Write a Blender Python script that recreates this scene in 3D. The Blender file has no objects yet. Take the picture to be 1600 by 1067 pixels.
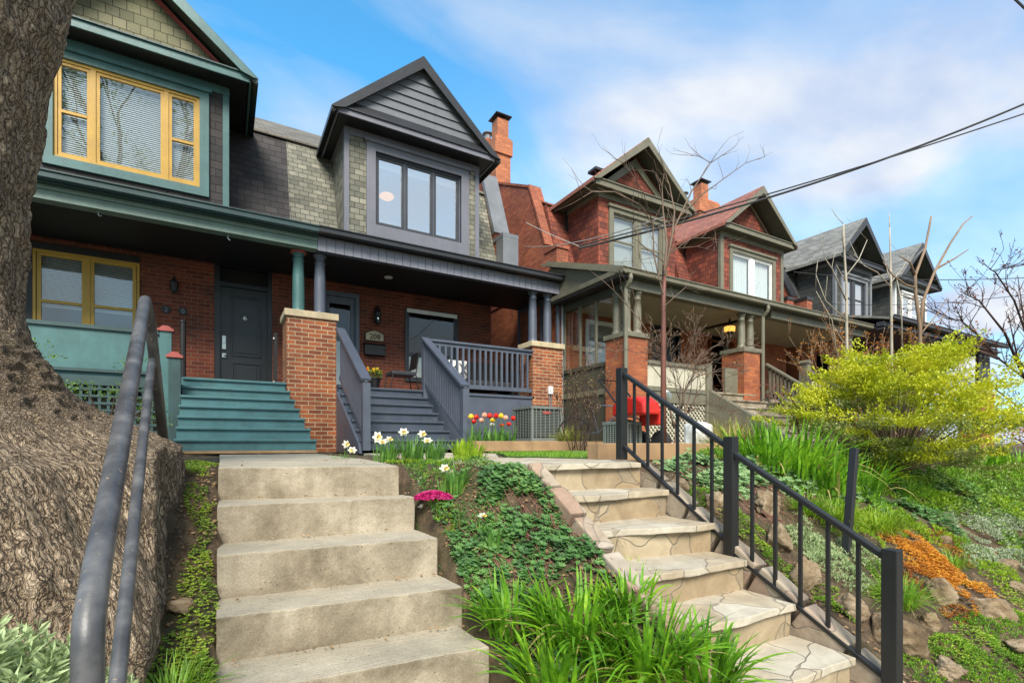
import bpy, math, random
from mathutils import Vector, Matrix, noise
R = math.radians
rnd = random.Random(7)
sc = bpy.context.scene
COL = sc.collection
# ---------------- camera (eye at the world origin, street runs along X) ----------------
cam = bpy.data.cameras.new('camera'); camo = bpy.data.objects.new('camera', cam); COL.objects.link(camo)
camo.location = (0, 0, 0); camo.rotation_euler = (R(90), 0, R(-30))
cam.sensor_width = 36; cam.lens = 36*780/1600; cam.shift_y = (693-533.5)/1600; cam.clip_end = 2000; cam.clip_start = .05
sc.camera = camo
# ---------------- world ----------------
SUN_EL, SUN_AZ = 43, 205     # azimuth clockwise from +Y (into the houses): behind the camera, to its left
w = bpy.data.worlds.new('World'); sc.world = w; w.use_nodes = True
nt = w.node_tree; nt.nodes.clear()
def N(nt, t, **k):
    n = nt.nodes.new(t)
    for a, b in k.items():
        if a.startswith('i_'): n.inputs[a[2:].replace('_', ' ')].default_value = b
        else: setattr(n, a, b)
    return n
L = lambda nt, a, b: nt.links.new(a, b)
out = N(nt, 'ShaderNodeOutputWorld'); bg = N(nt, 'ShaderNodeBackground')
sky = N(nt, 'ShaderNodeTexSky', sky_type='NISHITA', sun_disc=False, sun_elevation=R(SUN_EL), sun_rotation=R(SUN_AZ), air_density=1.0, dust_density=.6, ozone_density=2.0)
bg.inputs['Strength'].default_value = .13
tc = N(nt, 'ShaderNodeTexCoord')
sep = N(nt, 'ShaderNodeSeparateXYZ'); L(nt, tc.outputs['Generated'], sep.inputs[0])
# clouds laid on a plane overhead: direction / (z + k)
add = N(nt, 'ShaderNodeMath', operation='ADD'); add.inputs[1].default_value = .22; L(nt, sep.outputs['Z'], add.inputs[0])
mx = N(nt, 'ShaderNodeMath', operation='MAXIMUM'); mx.inputs[1].default_value = .05; L(nt, add.outputs[0], mx.inputs[0])
dv = N(nt, 'ShaderNodeVectorMath', operation='DIVIDE'); cb = N(nt, 'ShaderNodeCombineXYZ')
for k in 'XYZ': L(nt, mx.outputs[0], cb.inputs[k])
L(nt, tc.outputs['Generated'], dv.inputs[0]); L(nt, cb.outputs[0], dv.inputs[1])
mp = N(nt, 'ShaderNodeMapping'); mp.inputs['Scale'].default_value = (1, 1.5, 0); mp.inputs['Rotation'].default_value = (0, 0, R(25)); mp.inputs['Location'].default_value = (2.3, .7, 0); L(nt, dv.outputs[0], mp.inputs[0])
n1 = N(nt, 'ShaderNodeTexNoise'); n1.inputs['Scale'].default_value = 1.15; n1.inputs['Detail'].default_value = 7; n1.inputs['Roughness'].default_value = .52; n1.inputs['Distortion'].default_value = .5; L(nt, mp.outputs[0], n1.inputs['Vector'])
r1 = N(nt, 'ShaderNodeValToRGB'); r1.color_ramp.elements[0].position = .44; r1.color_ramp.elements[1].position = .66; L(nt, n1.outputs['Fac'], r1.inputs[0])
# more cloud towards the low right of the street
dt = N(nt, 'ShaderNodeVectorMath', operation='DOT_PRODUCT'); dt.inputs[1].default_value = Vector((.93, .36, -.25)).normalized(); L(nt, tc.outputs['Generated'], dt.inputs[0])
r2 = N(nt, 'ShaderNodeMapRange'); r2.inputs[1].default_value = .35; r2.inputs[2].default_value = .98; r2.inputs[3].default_value = 0; r2.inputs[4].default_value = .75; L(nt, dt.outputs['Value'], r2.inputs[0])
bk = N(nt, 'ShaderNodeMapRange'); bk.inputs[1].default_value = .1; bk.inputs[2].default_value = -.4; bk.inputs[3].default_value = 0; bk.inputs[4].default_value = .75; L(nt, sep.outputs['Y'], bk.inputs[0])  # unseen bright cloud behind the camera, added to light the facades frontally
s0 = N(nt, 'ShaderNodeMath', operation='MULTIPLY'); s0.inputs[1].default_value = .75; L(nt, r1.outputs[0], s0.inputs[0])
s1 = N(nt, 'ShaderNodeMath', operation='ADD'); L(nt, s0.outputs[0], s1.inputs[0]); L(nt, r2.outputs[0], s1.inputs[1])
s2 = N(nt, 'ShaderNodeMath', operation='ADD', use_clamp=True); L(nt, s1.outputs[0], s2.inputs[0]); s2.inputs[1].default_value = 0
# cloud colour: white to blue-grey
n2 = N(nt, 'ShaderNodeTexNoise'); n2.inputs['Scale'].default_value = 2.2; n2.inputs['Detail'].default_value = 5; L(nt, mp.outputs[0], n2.inputs['Vector'])
r3 = N(nt, 'ShaderNodeValToRGB'); r3.color_ramp.elements[0].position = .38; r3.color_ramp.elements[0].color = (2.45, 3.05, 4.2, 1); r3.color_ramp.elements[1].position = .66; r3.color_ramp.elements[1].color = (4.4, 4.5, 4.6, 1); L(nt, n2.outputs['Fac'], r3.inputs[0])
tint = N(nt, 'ShaderNodeMix', data_type='RGBA', blend_type='MULTIPLY'); tint.inputs[0].default_value = 1; tint.inputs[7].default_value = (.60, 1.50, 1.66, 1); L(nt, sky.outputs[0], tint.inputs[6])
mixc = N(nt, 'ShaderNodeMix', data_type='RGBA'); L(nt, s2.outputs[0], mixc.inputs[0]); L(nt, tint.outputs[2], mixc.inputs[6]); L(nt, r3.outputs[0], mixc.inputs[7])
mixb = N(nt, 'ShaderNodeMix', data_type='RGBA'); mixb.inputs[7].default_value = (4.0, 3.95, 3.9, 1); L(nt, bk.outputs[0], mixb.inputs[0]); L(nt, mixc.outputs[2], mixb.inputs[6])
L(nt, mixb.outputs[2], bg.inputs['Color']); L(nt, bg.outputs[0], out.inputs[0])
# ---------------- sun through thin cloud ----------------
sl = bpy.data.lights.new('sun', 'SUN'); so = bpy.data.objects.new('sun', sl); COL.objects.link(so)
sl.energy = 4.0; sl.angle = R(26); sl.color = (1, .94, .84)
az = R(SUN_AZ); el = R(SUN_EL)
sd = Vector((math.sin(az)*math.cos(el), math.cos(az)*math.cos(el), math.sin(el)))
so.rotation_euler = sd.to_track_quat('Z', 'Y').to_euler()
sc.view_settings.view_transform = 'Standard'; sc.view_settings.look = 'None'; sc.view_settings.exposure = .75; sc.view_settings.gamma = 1
sc.cycles.max_bounces = 6; sc.cycles.transparent_max_bounces = 12

# ---------------- materials ----------------
MATS = {}
def newmat(name):
    m = bpy.data.materials.new(name); m.use_nodes = True
    nt = m.node_tree; nt.nodes.clear()
    o = N(nt, 'ShaderNodeOutputMaterial'); p = N(nt, 'ShaderNodeBsdfPrincipled'); L(nt, p.outputs[0], o.inputs[0])
    MATS[name] = m; return m, nt, p, o
def pos(nt): return N(nt, 'ShaderNodeNewGeometry').outputs['Position']
def noise_n(nt, vec, scale, detail=4, rough=.55, dist=0):
    n = N(nt, 'ShaderNodeTexNoise'); n.inputs['Scale'].default_value = scale; n.inputs['Detail'].default_value = detail
    n.inputs['Roughness'].default_value = rough; n.inputs['Distortion'].default_value = dist
    L(nt, vec, n.inputs['Vector']); return n.outputs['Fac']
def ramp(nt, fac, stops):
    r = N(nt, 'ShaderNodeValToRGB'); e = r.color_ramp.elements
    while len(e) < len(stops): e.new(.5)
    for i, (p, c) in enumerate(stops): e[i].position = p; e[i].color = (*c, 1) if len(c) == 3 else c
    L(nt, fac, r.inputs[0]); return r.outputs[0]
def mix(nt, f, a, b, mode='MIX'):
    m = N(nt, 'ShaderNodeMix', data_type='RGBA', blend_type=mode)
    for i, x in ((0, f), (6, a), (7, b)):
        if hasattr(x, 'links'): L(nt, x, m.inputs[i])
        else: m.inputs[i].default_value = x if i == 0 else ((*x, 1) if len(x) == 3 else x)
    return m.outputs[2]
def math_n(nt, op, a, b=None):
    m = N(nt, 'ShaderNodeMath', operation=op)
    for i, x in ((0, a), (1, b)):
        if x is None: continue
        if hasattr(x, 'links'): L(nt, x, m.inputs[i])
        else: m.inputs[i].default_value = x
    return m.outputs[0]
def bump(nt, p, h, strength=.4, dist=.02):
    b = N(nt, 'ShaderNodeBump'); b.inputs['Strength'].default_value = strength; b.inputs['Distance'].default_value = dist
    L(nt, h, b.inputs['Height']); L(nt, b.outputs[0], p.inputs['Normal'])
def wallcoord(nt):
    "(along the wall, height) from the world position, whichever way the wall faces"
    g = N(nt, 'ShaderNodeNewGeometry'); s = N(nt, 'ShaderNodeSeparateXYZ'); L(nt, g.outputs['Position'], s.inputs[0])
    n = N(nt, 'ShaderNodeSeparateXYZ'); L(nt, g.outputs['True Normal'], n.inputs[0])
    ax = math_n(nt, 'ABSOLUTE', n.outputs['X']); gt = math_n(nt, 'GREATER_THAN', ax, .6)
    m = N(nt, 'ShaderNodeMix', data_type='FLOAT'); L(nt, gt, m.inputs[0]); L(nt, s.outputs['X'], m.inputs[2]); L(nt, s.outputs['Y'], m.inputs[3])
    c = N(nt, 'ShaderNodeCombineXYZ'); L(nt, m.outputs[0], c.inputs[0]); L(nt, s.outputs['Z'], c.inputs[1]); return c.outputs[0], s, g
def brick(name, c1, c2, mortar, bw=.215, rh=.075, ms=.0095, dirt=.25, rough=.85, soot=(.05, .03, .025)):
    m, nt, p, o = newmat(name); v, s, g = wallcoord(nt)
    b = N(nt, 'ShaderNodeTexBrick'); L(nt, v, b.inputs['Vector'])
    b.inputs['Color1'].default_value = (*c1, 1); b.inputs['Color2'].default_value = (*c2, 1); b.inputs['Mortar'].default_value = (*mortar, 1)
    b.inputs['Scale'].default_value = 1; b.inputs['Brick Width'].default_value = bw; b.inputs['Row Height'].default_value = rh
    b.inputs['Mortar Size'].default_value = ms; b.inputs['Mortar Smooth'].default_value = .3; b.inputs['Bias'].default_value = -.1
    P = g.outputs['Position']
    f = noise_n(nt, P, 1.7, 6); f2 = ramp(nt, f, [(.42, (0, 0, 0)), (.75, (1, 1, 1))])
    c = mix(nt, math_n(nt, 'MULTIPLY', f2, dirt), b.outputs['Color'], soot)
    c = mix(nt, .35, c, ramp(nt, noise_n(nt, P, 40, 3), [(.3, (.22, .22, .22)), (.7, (.78, .78, .78))]), 'OVERLAY')
    c = mix(nt, .5, c, ramp(nt, noise_n(nt, P, 3.5, 5), [(.3, (.33, .33, .33)), (.7, (.66, .66, .66))]), 'OVERLAY')
    L(nt, c, p.inputs['Base Color']); p.inputs['Roughness'].default_value = rough
    h = math_n(nt, 'ADD', math_n(nt, 'MULTIPLY', b.outputs['Fac'], -1), math_n(nt, 'MULTIPLY', noise_n(nt, P, 60, 4), .35))
    bump(nt, p, h, .6, .006); return m
def shingle(name, c1, c2, gap, bw=.2, rh=.13, dirt=.3, roofk=1.0, rough=.8, moss=None):
    m, nt, p, o = newmat(name); v, s, g = wallcoord(nt)
    mpn = N(nt, 'ShaderNodeMapping'); mpn.inputs['Scale'].default_value = (1, roofk, 1); L(nt, v, mpn.inputs[0])
    P = g.outputs['Position']
    wv = N(nt, 'ShaderNodeVectorMath', operation='MULTIPLY_ADD'); wn = N(nt, 'ShaderNodeTexNoise'); wn.inputs['Scale'].default_value = 9; L(nt, P, wn.inputs['Vector'])
    L(nt, wn.outputs['Color'], wv.inputs[0]); wv.inputs[1].default_value = (.012, .016, 0); L(nt, mpn.outputs[0], wv.inputs[2])
    b = N(nt, 'ShaderNodeTexBrick'); L(nt, wv.outputs[0], b.inputs['Vector'])
    b.inputs['Color1'].default_value = (*c1, 1); b.inputs['Color2'].default_value = (*c2, 1); b.inputs['Mortar'].default_value = (*gap, 1)
    b.inputs['Scale'].default_value = 1; b.inputs['Brick Width'].default_value = bw; b.inputs['Row Height'].default_value = rh
    b.inputs['Mortar Size'].default_value = .0055; b.inputs['Mortar Smooth'].default_value = .1
    f2 = ramp(nt, noise_n(nt, P, 2.3, 6), [(.4, (0, 0, 0)), (.72, (1, 1, 1))])
    c = mix(nt, math_n(nt, 'MULTIPLY', f2, dirt), b.outputs['Color'], moss or gap)
    c = mix(nt, .3, c, ramp(nt, noise_n(nt, P, 55, 3), [(.3, (.3, .3, .3)), (.7, (.7, .7, .7))]), 'OVERLAY')
    L(nt, c, p.inputs['Base Color']); p.inputs['Roughness'].default_value = rough
    sy = N(nt, 'ShaderNodeSeparateXYZ'); L(nt, wv.outputs[0], sy.inputs[0])
    saw = math_n(nt, 'FRACT', math_n(nt, 'DIVIDE', sy.outputs['Y'], rh))
    h = math_n(nt, 'SUBTRACT', math_n(nt, 'MULTIPLY', saw, -.8), math_n(nt, 'MULTIPLY', b.outputs['Fac'], .6))
    h = math_n(nt, 'ADD', h, math_n(nt, 'MULTIPLY', noise_n(nt, P, 30, 4), .3))
    bump(nt, p, h, .7, .012); return m
def paint(name, c, rough=.45, var=.12, grime=None, gf=.25, metal=0, bs=.12):
    m, nt, p, o = newmat(name); P = pos(nt)
    f = noise_n(nt, P, 3, 6)
    c2 = tuple(x*(1-var*2) for x in c); c3 = tuple(min(1, x*(1+var)) for x in c)
    col = ramp(nt, f, [(.3, c2), (.7, c3)])
    g2 = ramp(nt, noise_n(nt, P, 14, 6, .7), [(.52, (0, 0, 0)), (.75, (1, 1, 1))])
    col = mix(nt, math_n(nt, 'MULTIPLY', g2, gf), col, grime or tuple(x*.45 for x in c))
    mps = N(nt, 'ShaderNodeMapping'); mps.inputs['Scale'].default_value = (9, 9, .8); L(nt, P, mps.inputs[0])
    st = ramp(nt, noise_n(nt, mps.outputs[0], 1, 6, .65), [(.48, (0, 0, 0)), (.72, (1, 1, 1))])
    col = mix(nt, math_n(nt, 'MULTIPLY', st, .28), col, grime or tuple(x*.5+.01 for x in c))
    L(nt, col, p.inputs['Base Color']); p.inputs['Metallic'].default_value = metal
    L(nt, math_n(nt, 'ADD', math_n(nt, 'MULTIPLY', noise_n(nt, P, 20, 4), .25), rough-.12), p.inputs['Roughness'])
    bump(nt, p, noise_n(nt, P, 45, 5), bs, .004); return m
def flat(name, c, rough=.6, metal=0):
    m, nt, p, o = newmat(name); p.inputs['Base Color'].default_value = (*c, 1); p.inputs['Roughness'].default_value = rough; p.inputs['Metallic'].default_value = metal; return m
def leafm(name, stops, scale=3, rough=.5, trans=.35, fine=25):
    m, nt, p, o = newmat(name); P = pos(nt)
    f = math_n(nt, 'ADD', math_n(nt, 'MULTIPLY', noise_n(nt, P, scale, 2), .55), math_n(nt, 'MULTIPLY', noise_n(nt, P, fine, 2), .45))
    n = len(stops); c = ramp(nt, f, [(.34+.32*i/(n-1), s) for i, s in enumerate(stops)])
    L(nt, c, p.inputs['Base Color']); p.inputs['Roughness'].default_value = rough
    t = N(nt, 'ShaderNodeBsdfTranslucent'); L(nt, mix(nt, .5, c, (1, 1, .35), 'MULTIPLY'), t.inputs['Color'])
    ms = N(nt, 'ShaderNodeMixShader'); ms.inputs[0].default_value = trans
    L(nt, p.outputs[0], ms.inputs[1]); L(nt, t.outputs[0], ms.inputs[2]); L(nt, ms.outputs[0], o.inputs[0]); return m
def glassm(name, refl=.35, tint=(.9, .95, .95)):
    m, nt, p, o = newmat(name); nt.nodes.remove(p)
    g = N(nt, 'ShaderNodeBsdfGlossy'); g.inputs['Roughness'].default_value = .015; g.inputs['Color'].default_value = (.93, .97, 1, 1)
    t = N(nt, 'ShaderNodeBsdfTransparent'); t.inputs['Color'].default_value = (*tint, 1)
    P = pos(nt); b = N(nt, 'ShaderNodeBump'); b.inputs['Strength'].default_value = .06; b.inputs['Distance'].default_value = .05; L(nt, noise_n(nt, P, 1.6, 1), b.inputs['Height']); L(nt, b.outputs[0], g.inputs['Normal'])
    lw = N(nt, 'ShaderNodeLayerWeight'); lw.inputs['Blend'].default_value = .35
    f = math_n(nt, 'MINIMUM', math_n(nt, 'ADD', math_n(nt, 'MULTIPLY', lw.outputs['Facing'], .3), refl), .95)
    ms = N(nt, 'ShaderNodeMixShader'); L(nt, f, ms.inputs[0]); L(nt, t.outputs[0], ms.inputs[1]); L(nt, g.outputs[0], ms.inputs[2]); L(nt, ms.outputs[0], o.inputs[0]); return m
def emis(name, c, s):
    m, nt, p, o = newmat(name); p.inputs['Base Color'].default_value = (*c, 1); p.inputs['Emission Color'].default_value = (*c, 1); p.inputs['Emission Strength'].default_value = s; return m

brick('brick_orange', (.36, .105, .035), (.17, .042, .02), (.44, .345, .21), ms=.008, dirt=.4)
brick('brick_red', (.20, .042, .018), (.10, .020, .011), (.20, .11, .07), ms=.007, dirt=.6)
brick('brick_old', (.28, .07, .035), (.42, .13, .06), (.16, .07, .045), dirt=.45)
brick('brick_chimney', (.50, .175, .075), (.36, .11, .05), (.30, .14, .08), dirt=.35)
brick('brick_green_house', (.40, .12, .04), (.26, .062, .025), (.24, .11, .06), ms=.006, dirt=.35)
shingle('slate_green', (.275, .262, .205), (.108, .108, .086), (.03, .03, .024), bw=.17, rh=.105, dirt=.55, moss=(.095, .095, .068))
shingle('slate_gable', (.22, .205, .125), (.12, .115, .07), (.04, .035, .02), bw=.17, rh=.15, dirt=.4, moss=(.10, .12, .04))
shingle('shingle_black', (.052, .045, .045), (.026, .023, .024), (.010, .009, .009), bw=.22, rh=.13, dirt=.3)
shingle('shingle_red', (.29, .070, .036), (.12, .028, .017), (.022, .008, .006), bw=.17, rh=.13, dirt=.45)
shingle('shingle_dark', (.075, .078, .07), (.04, .042, .04), (.014, .014, .014), bw=.22, rh=.15, dirt=.3)
shingle('roof_grey', (.26, .25, .22), (.15, .145, .13), (.05, .05, .045), bw=.25, rh=.14, roofk=1.5, dirt=.4)
shingle('roof_red', (.36, .135, .085), (.23, .08, .055), (.08, .03, .022), bw=.25, rh=.12, roofk=1.5, dirt=.3)
shingle('roof_brown', (.19, .17, .13), (.12, .105, .085), (.04, .035, .03), bw=.25, rh=.14, roofk=1.5, dirt=.5)
paint('paint_teal', (.062, .155, .155), .42, .1, (.03, .05, .045), .3)
paint('paint_teal_dark', (.03, .068, .07), .45)
paint('paint_teal_step', (.055, .155, .17), .5, .12, (.045, .07, .065), .5)
paint('paint_teal_beam', (.15, .225, .19), .45, .1)
paint('paint_blue', (.085, .10, .135), .42, .08)
paint('paint_blue_step', (.062, .078, .11), .42, .1, (.12, .12, .12), .2)
paint('paint_board_lit', (.21, .215, .26), .5, .06); paint('paint_blue_light', (.15, .152, .185), .5, .06)  # beam board colour lightened to offset the eave's shadow on it
paint('siding_grey', (.115, .125, .142), .6, .05)
paint('metal_dark', (.028, .029, .033), .35, .1, metal=0)
paint('metal_grey', (.19, .20, .215), .4, .08, metal=.2)
paint('paint_mustard', (.52, .30, .035), .45, .08)
paint('paint_red_trim', (.33, .07, .055), .5, .1)
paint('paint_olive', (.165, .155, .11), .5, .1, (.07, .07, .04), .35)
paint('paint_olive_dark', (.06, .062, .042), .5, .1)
paint('paint_cream', (.5, .47, .36), .5, .08)
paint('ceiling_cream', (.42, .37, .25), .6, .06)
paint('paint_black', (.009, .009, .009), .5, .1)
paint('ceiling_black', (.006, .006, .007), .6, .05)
paint('paint_white', (.72, .72, .7), .45, .06)
paint('paint_slate', (.035, .037, .045), .45, .1)
paint('stone_cap', (.55, .45, .29), .85, .15, (.2, .16, .1), .5, bs=.8)
paint('timber', (.36, .225, .115), .75, .15, (.2, .1, .05), .4)
paint('grey_plastic', (.17, .19, .17), .5, .08)
paint('red_enamel', (.55, .02, .012), .3, .08)
paint('door_black', (.012, .014, .017), .38, .1, bs=.05)
flat('brass', (.45, .33, .16), .3, .9); flat('steel', (.5, .5, .48), .3, .9); flat('black', (.004, .004, .004), .7); flat('dark_room', (.012, .011, .01), .9)
flat('blind_white', (.6, .6, .57), .6); flat('curtain', (.62, .63, .62), .8); flat('shade_grey', (.36, .36, .33), .8); flat('ink', (.02, .02, .02), .6); flat('cable', (.015, .015, .015), .6); flat('cable_grey', (.35, .33, .3), .6)
flat('rubber', (.015, .015, .015), .8)
glassm('glass', .14); glassm('glass_bright', .62, (.8, .86, .84)); glassm('glass_dark', .05); glassm('glass_mid', .16)
emis('lamp_warm', (1, .42, .07), 1.0); emis('lamp_dim', (1, .8, .5), .12)

def mat_pipe():
    m, nt, p, o = newmat('old_pipe_paint'); P = pos(nt)
    c = ramp(nt, noise_n(nt, P, 9, 5), [(.3, (.03, .03, .033)), (.5, (.06, .06, .064)), (.7, (.12, .118, .118))])
    chips = ramp(nt, noise_n(nt, P, 38, 5, .75), [(.635, (0, 0, 0)), (.66, (1, 1, 1))])
    c = mix(nt, chips, c, (.30, .22, .13))
    L(nt, c, p.inputs['Base Color']); p.inputs['Roughness'].default_value = .42
    bump(nt, p, math_n(nt, 'SUBTRACT', noise_n(nt, P, 50, 4), math_n(nt, 'MULTIPLY', chips, .5)), .3, .004)
mat_pipe()
def mat_concrete():
    m, nt, p, o = newmat('concrete'); g = N(nt, 'ShaderNodeNewGeometry'); P = g.outputs['Position']
    c = ramp(nt, noise_n(nt, P, 2.6, 8, .62, .4), [(.33, (.12, .095, .06)), (.47, (.24, .20, .14)), (.58, (.33, .28, .205)), (.72, (.42, .37, .28))])
    ns = N(nt, 'ShaderNodeSeparateXYZ'); L(nt, g.outputs['True Normal'], ns.inputs[0])
    ps = N(nt, 'ShaderNodeSeparateXYZ'); L(nt, P, ps.inputs[0])
    top = math_n(nt, 'GREATER_THAN', ns.outputs['Z'], .6)
    c = mix(nt, math_n(nt, 'MULTIPLY', top, .55), c, (.41, .37, .285))
    # vertical water stains on the risers
    mp = N(nt, 'ShaderNodeMapping'); mp.inputs['Scale'].default_value = (7, 7, .9); L(nt, P, mp.inputs[0])
    st = ramp(nt, noise_n(nt, mp.outputs[0], 1, 5), [(.5, (0, 0, 0)), (.75, (1, 1, 1))])
    c = mix(nt, math_n(nt, 'MULTIPLY', math_n(nt, 'MULTIPLY', st, .65), math_n(nt, 'SUBTRACT', 1, top)), c, (.15, .115, .07))
    # broom lines on the treads
    mp2 = N(nt, 'ShaderNodeMapping'); mp2.inputs['Scale'].default_value = (2, 90, 5); L(nt, P, mp2.inputs[0]); bl = noise_n(nt, mp2.outputs[0], 1, 3)
    vo = N(nt, 'ShaderNodeTexVoronoi'); vo.inputs['Scale'].default_value = 38; L(nt, P, vo.inputs['Vector'])
    pit = ramp(nt, vo.outputs['Distance'], [(.06, (1, 1, 1)), (.14, (0, 0, 0))]); pm = ramp(nt, noise_n(nt, P, 6, 3), [(.54, (0, 0, 0)), (.6, (1, 1, 1))])
    pit = math_n(nt, 'MULTIPLY', pit, pm)
    c = mix(nt, math_n(nt, 'MULTIPLY', pit, .8), c, (.08, .06, .04))
    sp = ramp(nt, noise_n(nt, P, 120, 3, .7), [(.35, (.2, .2, .2)), (.65, (.8, .8, .8))]); c = mix(nt, .28, c, sp, 'OVERLAY')
    L(nt, c, p.inputs['Base Color']); p.inputs['Roughness'].default_value = .9
    h = math_n(nt, 'ADD', math_n(nt, 'MULTIPLY', noise_n(nt, P, 30, 8, .65), .6), math_n(nt, 'MULTIPLY', math_n(nt, 'MULTIPLY', bl, top), .5))
    h = math_n(nt, 'SUBTRACT', h, math_n(nt, 'MULTIPLY', pit, .8)); bump(nt, p, h, .8, .012)
mat_concrete()
def mat_flag(name, sc_, cols, joint, seed=0):
    m, nt, p, o = newmat(name); P = pos(nt)
    wn = N(nt, 'ShaderNodeTexNoise'); wn.inputs['Scale'].default_value = 3; L(nt, P, wn.inputs['Vector'])
    wv = N(nt, 'ShaderNodeVectorMath', operation='MULTIPLY_ADD'); L(nt, wn.outputs['Color'], wv.inputs[0]); wv.inputs[1].default_value = (.3, .3, .3); L(nt, P, wv.inputs[2])
    mp = N(nt, 'ShaderNodeMapping'); mp.inputs['Location'].default_value = (seed, seed*.7, seed*.3); L(nt, wv.outputs[0], mp.inputs[0])
    ve = N(nt, 'ShaderNodeTexVoronoi', feature='DISTANCE_TO_EDGE'); ve.inputs['Scale'].default_value = sc_; L(nt, mp.outputs[0], ve.inputs['Vector'])
    vc = N(nt, 'ShaderNodeTexVoronoi'); vc.inputs['Scale'].default_value = sc_; L(nt, mp.outputs[0], vc.inputs['Vector'])
    s = N(nt, 'ShaderNodeSeparateColor'); L(nt, vc.outputs['Color'], s.inputs[0])
    n = len(cols); c = ramp(nt, s.outputs[0], [(i/(n-1), k) for i, k in enumerate(cols)])
    c = mix(nt, .45, c, ramp(nt, noise_n(nt, P, 5, 8, .65, .8), [(.3, (.22, .17, .12)), (.7, (.72, .70, .68))]), 'OVERLAY')
    e = ramp(nt, ve.outputs[0], [(.004, (1, 1, 1)), (.016, (0, 0, 0))])
    c = mix(nt, e, c, joint); L(nt, c, p.inputs['Base Color']); p.inputs['Roughness'].default_value = .82
    h = math_n(nt, 'SUBTRACT', math_n(nt, 'MULTIPLY', noise_n(nt, P, 16, 7, .6), .6), math_n(nt, 'MULTIPLY', e, .8)); bump(nt, p, h, .7, .012)
mat_flag('flagstone', 2.3, [(.43, .39, .30), (.37, .31, .22), (.47, .44, .36), (.35, .31, .24)], (.29, .25, .19))
mat_flag('flagstone_riser', 2.9, [(.33, .25, .15), (.28, .22, .14), (.37, .31, .21), (.23, .185, .125)], (.22, .18, .13), 3)
mat_flag('kerb_stone', 3.2, [(.32, .24, .17), (.34, .29, .22), (.30, .205, .145), (.33, .29, .235)], (.26, .215, .165), 7)
def mat_rock():
    m, nt, p, o = newmat('limestone'); P = pos(nt)
    c = ramp(nt, noise_n(nt, P, 3.4, 9, .68, 1.2), [(.28, (.07, .042, .02)), (.45, (.25, .17, .09)), (.58, (.40, .30, .19)), (.75, (.54, .46, .34))])
    L(nt, c, p.inputs['Base Color']); p.inputs['Roughness'].default_value = .9
    bump(nt, p, noise_n(nt, P, 14, 10, .72, .6), 1, .05)
mat_rock()
def mat_bark():
    m, nt, p, o = newmat('bark'); P = pos(nt)
    at = N(nt, 'ShaderNodeAttribute'); at.attribute_name = 'grain'; G = at.outputs['Vector']
    wn = N(nt, 'ShaderNodeTexNoise'); wn.inputs['Scale'].default_value = 13; wn.inputs['Detail'].default_value = 4; L(nt, P, wn.inputs['Vector'])
    wv = N(nt, 'ShaderNodeVectorMath', operation='MULTIPLY_ADD'); L(nt, wn.outputs['Color'], wv.inputs[0]); wv.inputs[1].default_value = (2.0, 2.0, 2.4); L(nt, G, wv.inputs[2])
    v1 = N(nt, 'ShaderNodeTexVoronoi', feature='DISTANCE_TO_EDGE'); v1.inputs['Scale'].default_value = 1.45; L(nt, wv.outputs[0], v1.inputs['Vector'])
    v2 = N(nt, 'ShaderNodeTexVoronoi', feature='DISTANCE_TO_EDGE'); v2.inputs['Scale'].default_value = 3.6; L(nt, wv.outputs[0], v2.inputs['Vector'])
    a = ramp(nt, v1.outputs[0], [(.0, (0, 0, 0)), (.09, (.5, .5, .5)), (.3, (1, 1, 1))]); b = ramp(nt, v2.outputs[0], [(.0, (0, 0, 0)), (.12, (.6, .6, .6)), (.35, (1, 1, 1))])
    n3 = noise_n(nt, wv.outputs[0], 5, 6, .7)
    h = math_n(nt, 'ADD', math_n(nt, 'MULTIPLY', a, .48), math_n(nt, 'ADD', math_n(nt, 'MULTIPLY', b, .27), math_n(nt, 'MULTIPLY', n3, .36)))
    c = ramp(nt, h, [(.22, (.02, .012, .007)), (.40, (.13, .088, .052)), (.60, (.29, .215, .14)), (.88, (.46, .36, .255))])
    c = mix(nt, .45, c, ramp(nt, noise_n(nt, P, 3.2, 8, .7), [(.3, (.2, .18, .15)), (.7, (.78, .77, .75))]), 'OVERLAY')
    L(nt, c, p.inputs['Base Color']); p.inputs['Roughness'].default_value = .95
    bump(nt, p, math_n(nt, 'ADD', h, math_n(nt, 'MULTIPLY', noise_n(nt, P, 90, 4, .7), .12)), 1, .032)
mat_bark()
def mat_soil(name, stops, sc_=9):
    m, nt, p, o = newmat(name); P = pos(nt)
    n = len(stops); c = ramp(nt, noise_n(nt, P, sc_, 9, .7), [(.32+.38*i/(n-1), s) for i, s in enumerate(stops)])
    c = mix(nt, math_n(nt, 'MULTIPLY', ramp(nt, noise_n(nt, P, 1.3, 4), [(.45, (0, 0, 0)), (.62, (1, 1, 1))]), .6), c, (.06, .075, .022))
    L(nt, c, p.inputs['Base Color']); p.inputs['Roughness'].default_value = .97
    bump(nt, p, noise_n(nt, P, 28, 9, .75), 1, .04)
mat_soil('soil', [(.03, .02, .012), (.085, .054, .03), (.16, .105, .06), (.27, .195, .12)])
mat_soil('turf', [(.03, .06, .01), (.07, .14, .02), (.11, .2, .03)], 30)
mat_soil('mulch', [(.015, .01, .007), (.05, .03, .018), (.10, .06, .035)], 16)
leafm('leaf_daylily', [(.05, .15, .008), (.15, .36, .014), (.36, .60, .025)], 3, .58, .38)
leafm('leaf_bulb', [(.05, .14, .03), (.11, .26, .045), (.19, .38, .05)], 5, .45, .3)
leafm('leaf_geranium', [(.025, .075, .018), (.07, .18, .04), (.17, .31, .075)], 6, .5, .2)
leafm('leaf_geranium_pale', [(.10, .20, .07), (.20, .34, .13), (.33, .46, .21)], 7, .5, .25)
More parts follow.
